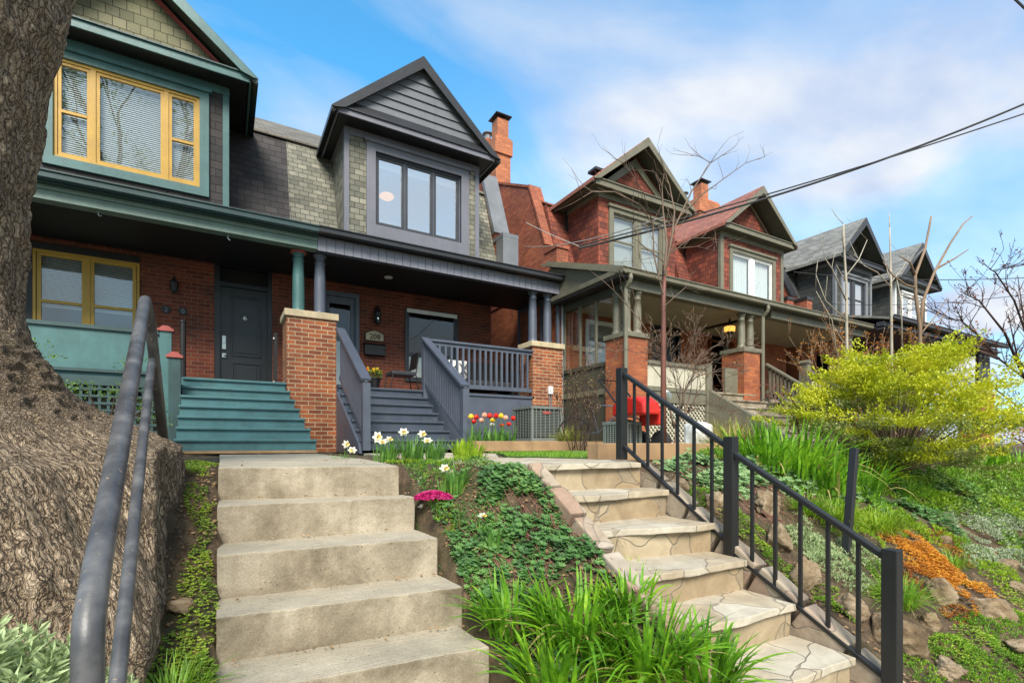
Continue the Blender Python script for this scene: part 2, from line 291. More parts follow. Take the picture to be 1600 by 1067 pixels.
leafm('leaf_gold', [(.20, .27, .012), (.52, .55, .02), (.78, .74, .06)], 2.2, .5, .35)
leafm('leaf_gold_inner_shaded', [(.08, .13, .02), (.22, .27, .05), (.55, .58, .28)], 3, .5, .3)  # variegated lower leaves, also darkened so the crown's inside looks shaded
leafm('leaf_lime', [(.13, .24, .015), (.26, .42, .02), (.42, .55, .04)], 5, .5, .35)
leafm('leaf_sage', [(.20, .28, .12), (.36, .46, .22), (.52, .60, .34)], 9, .6, .25)
leafm('leaf_silver', [(.24, .30, .17), (.36, .43, .27), (.5, .56, .4)], 9, .6, .2)
leafm('leaf_ivy', [(.05, .13, .015), (.15, .28, .03), (.35, .46, .08)], 6, .4, .3)
leafm('leaf_moss', [(.10, .18, .02), (.22, .34, .03), (.40, .50, .04)], 5, .7, .2)
leafm('leaf_orange', [(.42, .17, .02), (.62, .25, .02), (.70, .42, .04)], 9, .6, .2)
leafm('leaf_rust', [(.16, .06, .015), (.40, .13, .015), (.45, .28, .03)], 5, .6, .2)
leafm('leaf_straw', [(.24, .18, .06), (.45, .37, .13), (.52, .50, .16)], 8, .6, .3)
leafm('leaf_strawgreen', [(.20, .24, .04), (.40, .42, .09), (.55, .52, .16)], 8, .6, .3)
leafm('leaf_bud', [(.20, .10, .06), (.30, .20, .10), (.34, .34, .08)], 8, .6, .3)
leafm('leaf_purple', [(.10, .02, .015), (.22, .05, .03), (.30, .10, .05)], 8, .6, .3)
leafm('leaf_dead', [(.16, .09, .045), (.30, .18, .09), (.42, .29, .16)], 11, .8, .1)
leafm('leaf_grass', [(.09, .2, .015), (.18, .36, .025), (.3, .48, .04)], 5, .5, .35)
leafm('petal_white', [(.75, .74, .62), (.85, .84, .76), (.9, .88, .8)], 9, .5, .3)
leafm('petal_yellow', [(.75, .5, .02), (.85, .62, .04), (.9, .7, .08)], 9, .5, .3)
leafm('petal_cup', [(.85, .62, .12), (.88, .66, .2), (.9, .74, .3)], 9, .5, .3)
leafm('petal_red', [(.55, .012, .01), (.7, .025, .015), (.8, .06, .03)], 9, .4, .25)
leafm('petal_pink', [(.75, .32, .2), (.85, .5, .36), (.85, .66, .5)], 9, .4, .3)
leafm('petal_magenta', [(.42, .01, .12), (.65, .03, .24), (.75, .08, .34)], 12, .5, .2)
paint('twig', (.17, .115, .08), .85, .2, bs=.5); paint('twig_grey', (.40, .35, .27), .85, .2, bs=.5); paint('twig_red', (.16, .055, .035), .6, .2, bs=.4); paint('twig_dark', (.055, .03, .024), .85, .2)
paint('twig_tan', (.24, .16, .10), .85, .2, bs=.5)

# ---------------- mesh builder and scene tree ----------------
WL = {}
class MB:
    def __init__(s): s.v = []; s.f = []; s.m = []; s.cm = 0
    def add(s, vs, fs):
        b = len(s.v); s.v += [tuple(x) for x in vs]; s.f += [tuple(b+i for i in f) for f in fs]; s.m += [s.cm]*len(fs); return s
    def box(s, x0, x1, y0, y1, z0, z1):
        if x1 < x0: x0, x1 = x1, x0
        if y1 < y0: y0, y1 = y1, y0
        if z1 < z0: z0, z1 = z1, z0
        return s.add([(x0, y0, z0), (x1, y0, z0), (x1, y1, z0), (x0, y1, z0), (x0, y0, z1), (x1, y0, z1), (x1, y1, z1), (x0, y1, z1)],
                     [(0, 3, 2, 1), (4, 5, 6, 7), (0, 1, 5, 4), (1, 2, 6, 5), (2, 3, 7, 6), (3, 0, 4, 7)])
    def obox(s, c, size, rz=0, M=None):
        M = M or Matrix.Rotation(rz, 3, 'Z'); hx, hy, hz = size[0]/2, size[1]/2, size[2]/2
        c = Vector(c); vs = [c+M @ Vector((sx*hx, sy*hy, sz*hz)) for sz in (-1, 1) for sx, sy in ((-1, -1), (1, -1), (1, 1), (-1, 1))]
        return s.add(vs, [(0, 3, 2, 1), (4, 5, 6, 7), (0, 1, 5, 4), (1, 2, 6, 5), (2, 3, 7, 6), (3, 0, 4, 7)])
    def beam(s, p, q, w, h, up=(0, 0, 1)):
        p = Vector(p); q = Vector(q); d = (q-p); l = d.length; d.normalize(); up = Vector(up)
        x = d.cross(up).normalized(); z = x.cross(d).normalized(); M = Matrix((d, -x, z)).transposed()
        return s.obox((p+q)/2, (l, w, h), M=M)
    def prism_y(s, poly, y0, y1):        # polygon in XZ, counter-clockwise seen from -Y
        n = len(poly); vs = [(x, y0, z) for x, z in poly]+[(x, y1, z) for x, z in poly]
        return s.add(vs, [tuple(range(n)), tuple(range(2*n-1, n-1, -1))]+[(i, i+n, (i+1) % n+n, (i+1) % n) for i in range(n)])
    def prism_x(s, poly, x0, x1):        # polygon in YZ
        n = len(poly); vs = [(x0, y, z) for y, z in poly]+[(x1, y, z) for y, z in poly]
        return s.add(vs, [tuple(range(n-1, -1, -1)), tuple(range(n, 2*n))]+[(i, (i+1) % n, (i+1) % n+n, i+n) for i in range(n)])
    def tube(s, pts, r, n=8, cap=True, flatk=1):
        pts = [Vector(p) for p in pts]; k = len(pts); rs = r if isinstance(r, (list, tuple)) else [r]*k; vs = []; prev = None
        for i, p in enumerate(pts):
            t = (pts[min(i+1, k-1)]-pts[max(i-1, 0)]).normalized()
            if prev is None: a = Vector((0, 0, 1)) if abs(t.z) < .9 else Vector((1, 0, 0)); u = t.cross(a).normalized()
            else:
                u = prev-t*prev.dot(t)
                u = u.normalized() if u.length > 1e-6 else t.orthogonal().normalized()
            prev = u; w = t.cross(u)
            for j in range(n): an = 2*math.pi*j/n; vs.append(p+(u*math.cos(an)+w*math.sin(an)*flatk)*rs[i])
        fs = [(i*n+j, i*n+(j+1) % n, (i+1)*n+(j+1) % n, (i+1)*n+j) for i in range(k-1) for j in range(n)]
        if cap: fs += [tuple(range(n-1, -1, -1)), tuple(range((k-1)*n, k*n))]
        return s.add(vs, fs)
    def lathe(s, cx, cy, prof, n=20):
        vs = [(cx+r*math.cos(2*math.pi*j/n), cy+r*math.sin(2*math.pi*j/n), z) for r, z in prof for j in range(n)]; k = len(prof)
        fs = [(i*n+j, i*n+(j+1) % n, (i+1)*n+(j+1) % n, (i+1)*n+j) for i in range(k-1) for j in range(n)]
        fs += [tuple(range(n-1, -1, -1)), tuple(range((k-1)*n, k*n))]
        return s.add(vs, fs)
    def ball(s, c, r, n=8, m=6):
        rx, ry, rz = r if isinstance(r, (tuple, list)) else (r, r, r)
        vs = [(c[0]+rx*math.sin(math.pi*i/m)*math.cos(2*math.pi*j/n), c[1]+ry*math.sin(math.pi*i/m)*math.sin(2*math.pi*j/n), c[2]-rz*math.cos(math.pi*i/m)) for i in range(m+1) for j in range(n)]
        return s.add(vs, [(i*n+j, i*n+(j+1) % n, (i+1)*n+(j+1) % n, (i+1)*n+j) for i in range(m) for j in range(n)])
    def wall_y(s, x0, x1, z0, z1, y0, y1, holes=()):
        "wall facing -Y between y0 (front) and y1 with rectangular openings (x0,x1,z0,z1)"
        xs = sorted({x0, x1, *[h[0] for h in holes], *[h[1] for h in holes]}); zs = sorted({z0, z1, *[h[2] for h in holes], *[h[3] for h in holes]})
        isopen = lambda x, z: any(h[0] < x < h[1] and h[2] < z < h[3] for h in holes)
        for a, b in zip(xs, xs[1:]):
            for c, d in zip(zs, zs[1:]):
                if isopen((a+b)/2, (c+d)/2): continue
                s.add([(a, y0, c), (b, y0, c), (b, y0, d), (a, y0, d)], [(0, 1, 2, 3)])
                s.add([(a, y1, c), (b, y1, c), (b, y1, d), (a, y1, d)], [(3, 2, 1, 0)])
        for (a, b, c, d) in list(holes)+[(x0, x1, z0, z1)]:
            s.add([(a, y0, c), (b, y0, c), (b, y1, c), (a, y1, c), (a, y0, d), (b, y0, d), (b, y1, d), (a, y1, d)], [(0, 1, 2, 3), (4, 7, 6, 5), (0, 3, 7, 4), (1, 5, 6, 2)])
        return s
    def build(s, name, mats, parent=None, loc=None, smooth=False, bevel=0, label=None):
        if parent is not None: base = WL[parent.name]
        else: base = Vector(loc) if loc is not None else Vector((0, 0, 0))
        me = bpy.data.meshes.new(name); me.from_pydata([(x-base.x, y-base.y, z-base.z) for x, y, z in s.v], [], s.f)
        for mm in (mats if isinstance(mats, (list, tuple)) else [mats]): me.materials.append(MATS[mm])
        if any(s.m): me.polygons.foreach_set('material_index', s.m)
        if smooth: me.polygons.foreach_set('use_smooth', [True]*len(me.polygons))
        o = bpy.data.objects.new(name, me); COL.objects.link(o)
        if parent is not None: o.parent = parent
        else: o.location = base
        WL[o.name] = base.copy()
        if bevel:
            b = o.modifiers.new('bevel', 'BEVEL'); b.width = bevel; b.segments = 2; b.limit_method = 'ANGLE'; b.angle_limit = R(40); b.harden_normals = False
        if label: o['label'] = label
        return o
def thing(name, label, cat, loc=(0, 0, 0), group=None):
    o = bpy.data.objects.new(name, None); COL.objects.link(o); o.location = loc; o.empty_display_size = .1
    WL[o.name] = Vector(loc); o['label'] = label; o['category'] = cat
    if group: o['group'] = group
    return o
def tag(o, label, cat, group=None, kind=None):
    if label: o['label'] = label
    if cat: o['category'] = cat
    if group: o['group'] = group
    if kind: o['kind'] = kind
    return o
def struct(o, label=None):
    o['kind'] = 'structure'
    if label: o['label'] = label
    return o
def dup(o, loc, rz=0, s=1, label=None, group=None, cat=None):
    r = o.copy(); COL.objects.link(r); r.location = loc; r.rotation_euler = (0, 0, rz); r.scale = (s, s, s)
    for ch in o.children:
        c = ch.copy(); COL.objects.link(c); c.parent = r
        for g in ch.children: d = g.copy(); COL.objects.link(d); d.parent = c
    if label: r['label'] = label
    if group: r['group'] = group
    if cat: r['category'] = cat
    return r

# ---------------- ground ----------------
def sstep(a, b, x): t = max(0, min(1, (x-a)/(b-a))); return t*t*(3-2*t)
def gprof(y):                       # y measured from the top edge of the bank
    if y > 0: return -.17
    if y > -2.25: return -.17+.60*y
    return -1.52
def ground_z(x, y, bumps=True):
    shift = 3.62-.68*sstep(.95, 1.9, x)+.25*sstep(4, 7, x)
    z = gprof(y-shift)
    t = sstep(0, -.4, y-shift)
    z2 = gprof(y-shift+.15)*.5+gprof(y-shift-.15)*.5; z = z2
    if bumps and y > .6:
        am = .05*t+.012
        z += am*noise.noise(Vector((x*1.7, y*1.7, .3)))*1.5+.02*noise.noise(Vector((x*6, y*6, 1.3)))
    z += .50*math.exp(-((x+.75)/.42)**2-((y-1.78)/.45)**2)
    if -.02 < x < 1.15 and y < 8: z = min(z, z-.17)
    if 1.84 < x < 2.95 and y < 3.2: z -= .19
    if x < -.1 and y < 4.5: z -= .02
    return z
def axis(pts):
    r = []
    for (a, b, st) in pts:
        n = max(1, round((b-a)/st)); r += [a+(b-a)*i/n for i in range(n)]
    return r+[pts[-1][1]]
gx = axis([(-400, -40, 60), (-40, -4, 3), (-4, 9, .06), (9, 16, .25), (16, 40, 2), (40, 700, 60)])
gy = axis([(-300, -20, 40), (-20, .6, 2), (.6, 4.2, .06), (4.2, 9, .3), (9, 40, 4), (40, 700, 60)])
g = MB(); nx = len(gx); ny = len(gy)
g.v = [(x, y, ground_z(x, y)) for y in gy for x in gx]
g.f = [(j*nx+i, j*nx+i+1, (j+1)*nx+i+1, (j+1)*nx+i) for j in range(ny-1) for i in range(nx-1)]; g.m = [0]*len(g.f)
struct(g.build('ground', 'soil', smooth=True))
struct(MB().box(-60, 60, -1.2, .55, -1.56, -1.495).build('sidewalk', 'concrete'))
struct(MB().box(-60, 60, -9, -1.35, -1.68, -1.512).build('road', 'metal_dark'))
# ---------------- houses ----------------
def pane_blinds(par, x0, x1, z0, z1, Y, kind, drop=1.0):
    m = MB()
    if kind == 'blind':
        z = z1; zb = z1-(z1-z0)*drop
        m.box(x0, x1, Y+.05, Y+.08, z1-.04, z1)
        z -= .05
        while z > zb: m.add([(x0, Y+.05, z-.021), (x1, Y+.05, z-.021), (x1, Y+.064, z), (x0, Y+.064, z)], [(0, 1, 2, 3)]); z -= .032
        m.build('blind', 'blind_white', par)
    elif kind == 'curtain':
        n = 24; vs = []
        for i in range(n+1):
            x = x0+(x1-x0)*i/n; y = Y+.07+.014*math.sin(i*1.9+x0*7)
            vs += [(x, y, z0), (x, y, z1)]
        m.add(vs, [(2*i, 2*i+2, 2*i+3, 2*i+1) for i in range(n)]); m.build('curtain', 'curtain', par)
    elif kind == 'greyshade':
        m.box(x0, x1, Y+.06, Y+.065, z0, z1).build('shade', 'shade_grey', par)
    elif kind == 'shade':
        m.box(x0, x1, Y+.06, Y+.065, z1-(z1-z0)*drop, z1).build('shade', 'blind_white', par)
def window(par, x0, x1, z0, z1, Y, frame, lights, fw=.05, glass='glass', inner='blind', drop=1, jamb=.04, mull=None, depth=.05):
    """frame face at Y; lights = list of (xa, xb, meeting-rail z or None)"""
    f = MB()
    zs = z0+jamb; zt = z1-jamb
    f.box(x0, x0+jamb, Y, Y+depth+.04, z0, z1).box(x1-jamb, x1, Y, Y+depth+.04, z0, z1)
    f.box(x0+jamb, x1-jamb, Y, Y+depth+.04, z0, zs).box(x0+jamb, x1-jamb, Y, Y+depth+.04, zt, z1)
    for a, b in zip(lights, lights[1:]): f.box(a[1], b[0], Y+.004, Y+depth+.035, zs, zt)
    w_ = f.build('window', frame, par)
    s = MB(); g = MB()
    for a, b, mz in lights:
        Yf = Y+.018
        s.box(a, a+fw, Yf, Yf+.03, zs, zt).box(b-fw, b, Yf, Yf+.03, zs, zt).box(a+fw, b-fw, Yf, Yf+.03, zs, zs+fw*1.2).box(a+fw, b-fw, Yf, Yf+.03, zt-fw, zt)
        if mz: s.box(a+fw, b-fw, Yf-.006, Yf+.03, mz-fw*.45, mz+fw*.45)
        g.add([(a+fw, Yf+.02, zs+fw), (b-fw, Yf+.02, zs+fw), (b-fw, Yf+.02, zt-fw), (a+fw, Yf+.02, zt-fw)], [(0, 1, 2, 3)])
    s.build('sash', mull or frame, w_); g.build('pane', glass, w_)
    if inner:
        for a, b, mz in lights: pane_blinds(w_, a+.01, b-.01, zs, zt, Y+.04, inner, drop)
    return w_
def column(par, x, y, z0, z1, r=.085, mat='paint_blue', neck=None, name='porch_column'):
    h = z1-z0
    prof = [(r*1.28, z0), (r*1.28, z0+.03), (r*1.18, z0+.05), (r*1.05, z0+.06), (r*1.02, z0+.09), (r*1.03, z0+h*.35), (r*.98, z0+h*.6), (r*.86, z1-.17), (r*.98, z1-.165), (r*.98, z1-.15), (r*.84, z1-.145), (r*.84, z1-.07), (r*1.02, z1-.055), (r*1.18, z1-.035), (r*1.18, z1-.0)]
    m = MB().lathe(x, y, prof, 20)
    c = m.build(name, mat, par, smooth=False)
    for p in c.data.polygons: p.use_smooth = len(p.vertices) == 4
    if neck:
        MB().lathe(x, y, [(r*1.23, z1-.045), (r*1.35, z1-.04), (r*1.35, z1-.008), (r*1.23, z1-.006)], 20).build('capital_ring', neck, c)
        MB().lathe(x, y, [(r*1.2, z0+.005), (r*1.36, z0+.006), (r*1.36, z0+.03), (r*1.15, z0+.045)], 20).build('base_ring', neck, c)
    return c
def pier(par, x0, x1, y0, y1, z0, z1, mat, cap='stone_cap', capt=.12, oh=.04):
    p = MB().box(x0, x1, y0, y1, z0, z1-capt).build('brick_pier', mat, par)
    m = MB(); rr = random.Random(int(x0*100)); n = 14
    m.box(x0-oh, x1+oh, y0-oh, y1+oh, z1-capt, z1)
    c = m.build('capstone', cap, p, bevel=.012)
    return p
def gutter(par, x0, x1, Y, z, mat, back=True, name='gutter'):
    # trough along X: front face rounded lip, top at z
    pr = [(Y+.12, z), (Y+.125, z-.10), (Y+.06, z-.12), (Y+.015, z-.095), (Y+.012, z-.03), (Y-.012, z-.012), (Y-.012, z+.004), (Y+.02, z+.004), (Y+.03, z-.02), (Y+.03, z-.07), (Y+.10, z-.08), (Y+.105, z)]
    return MB().prism_x(pr, x0, x1).build(name, mat, par)
def stairs(par, xl, xr, y_top, z_top, z_bot, n, tread, mat, flare=0, nose=.035, name='porch_steps', riser=None):
    "xl/xr fixed, xr widens by flare towards the bottom"
    m = MB(); m2 = MB(); rise = (z_top-z_bot)/n
    for k in range(n):
        yf = y_top-tread*k; zt = z_top-rise*k; xe = xr+flare*k/(n-1)
        m2.box(xl+.01, xe-.01, yf, y_top+.1 if k == 0 else yf+tread+.02, zt-rise+.002, zt-.036)
        m.box(xl, xe, yf-nose, yf+tread if k else y_top+.1, zt-.036, zt)
    o = m.build(name, mat, par, bevel=.006); m2.build('riser', riser or mat, o); return o
def bal_rail(par, p, q, h, post=None, mat='paint_blue', sp=.105, bw=.035, topw=.11, low=.10, name='railing', slope_cap=True):
    "raking or level balustrade between floor points p, q (rail foot line), top rail h above"
    p = Vector(p); q = Vector(q); m = MB(); up = Vector((0, 0, h))
    m.beam(p+up, q+up, topw, .045); m.beam(p+up-Vector((0, 0, .06)), q+up-Vector((0, 0, .06)), .04, .075); m.beam(p+Vector((0, 0, low)), q+Vector((0, 0, low)), .04, .085)
    r = m.build(name, mat, par, bevel=.004)
    n = max(1, round((q-p).length/sp))
    for i in range(1, n):
        c = p+(q-p)*i/n
        MB().box(c.x-bw/2, c.x+bw/2, c.y-bw/2, c.y+bw/2, c.z+low-.02, c.z+h-.05).build('baluster', mat, r)
    return r
def dormer(H, d):
    xc, hw, Yd = d['xc'], d['hw'], d['Yd']; ze, he, Ye, zp = d['ze'], d['he'], d['Ye'], d['zp']; Yb = d.get('Yb', 13.2)
    zb = d.get('zb', 3.7); wz0, wz1, wx0, wx1 = d['win']; trim = d['trim']; sh = d['shingle']; roof = d['roof']
    zs = ze-.10
    # walls
    m = MB(); m.wall_y(xc-hw, xc+hw, zb, zs, Yd, Yd+.12, [(wx0, wx1, wz0, wz1)])
    m.add([(xc-hw, Yd+.12, zb), (xc-hw, 11.8, zb), (xc-hw, 11.8, zs), (xc-hw, Yd+.12, zs)], [(3, 2, 1, 0)])
    m.add([(xc+hw, Yd+.12, zb), (xc+hw, 11.8, zb), (xc+hw, 11.8, zs), (xc+hw, Yd+.12, zs)], [(0, 1, 2, 3)])
    dw = m.build('dormer_wall', sh, H)
    # corner boards and window surround
    t = MB(); cb = d.get('cb', .075)
    if cb:
        for s in (-1, 1): t.box(xc+s*hw, xc+s*(hw-cb), Yd-.02, Yd+.004, zb, zs-.13); t.box(xc+s*(hw+.016), xc+s*hw, Yd-.02, Yd+.07, zb, zs-.13)
    t.box(xc-hw-.02, xc+hw+.02, Yd-.03, Yd+.006, zs-.13, zs)
    for s in (-1, 1): t.box(xc+s*(hw+.024), xc+s*hw, Yd+.006, 11.5, zs-.10, zs)
    t.build('corner_board', trim, dw)
    sw = d.get('sw', .16); t = MB()
    t.box(wx0-sw, wx0, Yd-.045, Yd+.10, wz0-.05, wz1+sw*.8).box(wx1, wx1+sw, Yd-.045, Yd+.10, wz0-.05, wz1+sw*.8).box(wx0, wx1, Yd-.043, Yd+.10, wz1, wz1+sw*.8)
    t.box(wx0-sw-.04, wx1+sw+.04, Yd-.085, Yd+.0, wz1+sw*.8, wz1+sw*.8+.06)
    t.box(wx0-sw, wx1+sw, Yd-.05, Yd+.11, d.get('sd', wz0-.13), wz0-.0)
    t.build('window_surround', trim, dw)
    d['window'](H, wx0, wx1, wz0, wz1, Yd)
    MB().box(wx0-.5, wx1+.5, Yd+1.2, Yd+1.25, zb, zs).build('room_back', d.get('room', 'dark_room'), dw)
    # soffit and cornice box
    fas = d.get('fascia', trim); m = MB()
    m.box(xc-he+.05, xc+he-.05, Ye+.02, Yd+.02, zs, zs+.012)
    for s in (-1, 1): m.box(xc+s*(he-.05), xc+s*(hw), Yd+.02, 12, zs, zs+.012)
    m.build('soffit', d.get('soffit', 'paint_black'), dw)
    m = MB(); fh = d.get('fh', .07)
    m.box(xc-he+.02, xc+he-.02, Ye, Ye+.03, zs-.015, zs+fh)
    for s in (-1, 1): m.box(xc+s*he, xc+s*(he-.03), Ye+.03, 12, zs-.015, zs+fh)
    m.build('fascia', fas, dw)
    # pent skirt under the gable
    Yg = Ye+d.get('gd', .28); ph = d.get('ph', .2); z1 = zs+fh
    kk = (zp-z1)/(he+.06); a_ = he+.03; b_ = he-ph/kk-.03; a2 = he-.02/kk+.0
    MB().add([(xc-a_, Ye-.03, z1), (xc+a_, Ye-.03, z1), (xc+a2, Ye-.03, z1+.02), (xc-a2, Ye-.03, z1+.02), (xc+b_, Yg, z1+ph), (xc-b_, Yg, z1+ph), (xc-a_, Yg, z1), (xc+a_, Yg, z1)], [(0, 1, 2, 3), (3, 2, 4, 5), (0, 3, 5, 6), (1, 7, 4, 2), (6, 7, 1, 0), (5, 4, 7, 6)]).build('pent_roof', d.get('pent', roof), dw)
    # roof planes
    k = (zp-z1)/(he+.06); th = .09
    r = MB()
    for s in (-1, 1):
        poly = [(xc, zp), (xc+s*(he+.10), z1-.03), (xc+s*(he+.10), z1-.03-th), (xc, zp-th*1.3)]
        if s == 1: poly = poly[::-1]
        r.prism_y(poly, Ye-.04, Yb)
    ro = r.build('dormer_roof', roof, H)
    # rake boards, butted in front of the roof edge
    rk = MB(); rw = d.get('rw', .17)
    for s in (-1, 1):
        poly = [(xc, zp-.015), (xc+s*(he+.09), z1-.055), (xc+s*(he+.09)-s*rw*.35, z1-.055-.0), (xc+s*(he+.09)-s*rw*1.35, z1-.01), (xc, zp-rw*1.45)]
        if s == 1: poly = poly[::-1]
        rk.prism_y(poly, Ye-.065, Ye-.043)
    rk.build('rake_board', d.get('rake', trim), ro)
    us = MB()
    for s in (-1, 1):
        poly = [(xc, zp-th*1.3-.004), (xc+s*(he+.08), z1-.03-th-.004), (xc+s*(he+.08), z1-.045-th), (xc, zp-th*1.3-.02)]
        if s == 1: poly = poly[::-1]
        us.prism_y(poly, Ye-.03, Yg)
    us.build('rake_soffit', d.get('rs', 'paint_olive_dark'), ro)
    # underside of the gable overhang is closed by the gable panel set back at Yg
    gi = d.get('gi', .16)
    gp = MB(); zb2 = z1+ph*.6
    hx = (zp-gi*1.3-zb2)/k
    gp.prism_y([(xc-hx, zb2), (xc+hx, zb2), (xc, zp-gi*1.3)], Yg, Yg+.05)
    go = gp.build('gable_panel', d.get('gable', sh), ro)
    if d.get('siding'):
        z = zb2+.02; s_ = MB()
        while z < zp-.30:
            w1 = (zp-gi*.9-z)/k; w2 = max(.01, (zp-gi*.9-z-.165)/k); s_.add([(xc-w2, Yg-.003, z+.165), (xc+w2, Yg-.003, z+.165), (xc+w1, Yg-.03, z), (xc-w1, Yg-.03, z), (xc-w1, Yg, z-.002), (xc+w1, Yg, z-.002)], [(3, 2, 1, 0), (4, 5, 2, 3)]); z += .165
        s_.build('siding', d['siding'], go)
    if d.get('frieze'):
        fz = MB(); fw = d.get('frw', .2); tt = zp-gi*1.0
        for s in (-1, 1):
            x1 = (tt-zb2)/k
            poly = [(xc, tt), (xc+s*x1, zb2), (xc+s*(x1-fw*1.25), zb2), (xc, tt-fw*1.45)]
            if s == 1: poly = poly[::-1]
            fz.prism_y(poly, Yg-.04, Yg-.002)
        fz.build('frieze', d['frieze'], go)
    return dw
def mansard(H, x0, x1, mat, roofmat, yb=10.15, zb=4.0, yt=10.9, zt=6.07, yr=14.0, zr=8.15):
    m = MB().prism_x([(yb, zb), (yt, zt), (yt+.12, zt), (yb+.12, zb)], x0, x1).build('mansard', mat, H)
    MB().prism_x([(yt-.06, zt-.02), (yt-.06, zt+.02), (yr, zr), (yr+4.5, zt-.5), (yr+4.5, zt-.6), (yr, zr-.1)], x0, x1).build('roof', roofmat, H)
def parapet(H, xo, xi, mat, cap, yb, zb, yt, zt, yf, yr=14.0, zr=8.2, ret=True, th=.06):
    "stepped fire wall following the mansard: xo outer face, xi inner face"
    x0, x1 = min(xo, xi), max(xo, xi)
    prof = [(yf, 3.9), (yf, zb-.45), (yb, zb-.25), (yt, zt), (yr, zr), (yr+4, zr), (yr+4, 3.9)]
    p = MB().prism_x(prof, x0, x1).build('fire_wall', mat, H)
    m = MB(); a, b = x0-.025, x1+.025
    m.beam(((a+b)/2, yb-.0, zb-.22), ((a+b)/2, yt+.02, zt+.06), b-a, th, up=(0, -1, .3))
    m.beam(((a+b)/2, yt+.03, zt+.035), ((a+b)/2, yr, zr+.035), b-a, th)
    if ret: m.box(a, b, yf-.03, yb+.02, zb-.45, zb-.36)
    m.build('parapet_cap', cap, p)
    if ret == 2: MB().box(a+.004, b-.004, yf-.026, yf+.3, 3.9, zb-.45).build('parapet_cladding', 'metal_grey', p)
    return p
def shell(H, x0, x1, Yw, zd, mat, holes, ztop=4.2, yb=18):
    m = MB().wall_y(x0, x1, zd-1.3, ztop, Yw, Yw+.25, holes)
    for a, b in ((x0, x0+.2), (x1-.2, x1)): m.box(a, b, Yw+.25, yb, -1.0, ztop+.6)
    m.box(x0+.2, x1-.2, yb-.2, yb, -1.0, ztop+.6)
    o = m.build('brick_wall', mat, H)
    r = MB().box(x0+.25, x1-.25, Yw+1.5, Yw+1.55, zd, ztop).build('room_back', 'dark_room', o)
    return o

# --- teal house (left) ---
T = thing('row_house', 'teal painted brick row house with mustard window frames and a black door', 'house', (-1, 11.3, -.1), 'semi-detached houses along the street')
shell(T, -5.6, 1.33, 11.3, 1.05, 'brick_red', [(-2.78, -1.33, 1.75, 3.28), (-.16, .86, 1.05, 3.55)])
def teal_win(H, x0, x1, z0, z1, Y):
    a = x0+.05; b = x1-.05
    window(H, x0, x1, z0, z1, Y-.0, 'paint_mustard', [(a, -1.63, 4.98), (-1.55, -.83, None), (-.75, b, 4.98)], fw=.05, inner='blind', glass='glass_mid')
# upper window: opening -2.13..-.32
dormer(T, dict(xc=-1.23, hw=1.29, Yd=9.6, ze=6.02, he=1.62, Ye=9.22, zp=7.42, win=(4.16, 5.62, -2.14, -.34), trim='paint_teal', shingle='shingle_black', roof='paint_teal_dark', pent='paint_teal_dark', gable='slate_gable', frieze='paint_red_trim', frw=.06, rake='paint_teal', fh=.10, ph=.14, gd=.3, gi=.2, sw=.13,
     window=lambda H, x0, x1, z0, z1, Y: window(H, x0, x1, z0, z1, Y-.01, 'paint_mustard', [(x0+.04, -1.72, 4.86), (-1.66, -.82, None), (-.76, x1-.04, 4.86)], fw=.045, inner='blind', glass='glass_mid', drop=1)))
mansard(T, -5.6, 1.08, 'shingle_black', 'roof_brown')
# porch
D = MB().box(-5.6, 1.3, 9.46, 11.3, .93, 1.05).build('porch_deck', 'paint_teal_step', T)
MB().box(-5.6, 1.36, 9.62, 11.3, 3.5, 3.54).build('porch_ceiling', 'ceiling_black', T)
MB().prism_x([(9.3, 3.74), (10.2, 4.12), (10.2, 4.06), (9.3, 3.68)], -5.6, 1.40).build('porch_roof', 'roof_brown', T)
b = MB().box(-5.6, 1.44, 9.44, 9.62, 3.46, 3.66).box(-5.6, 1.44, 9.425, 9.44, 3.46, 3.50).box(-5.6, 1.44, 9.41, 9.44, 3.60, 3.66).build('porch_beam', 'paint_teal_beam', T)
MB().box(-5.6, 1.44, 9.3, 9.44, 3.66, 3.70).build('eave_board', 'paint_teal_dark', b)
gutter(T, -5.6, 1.44, 9.2, 3.79, 'paint_teal_dark')
MB().tube([(-1.62, 9.52, 3.46), (-1.62, 9.52, 3.41), (-1.6, 9.51, 3.385), (-1.585, 9.52, 3.40)], .007, 6).build('ceiling_hook', 'steel', T)
MB().tube([(.06, 9.52, 3.46), (.06, 9.52, 3.40), (.09, 9.51, 3.37)], .01, 6).build('ceiling_hook', 'steel', T)
column(T, 1.165, 9.72, 2.33, 3.46, .10, 'paint_teal', 'paint_red_trim')
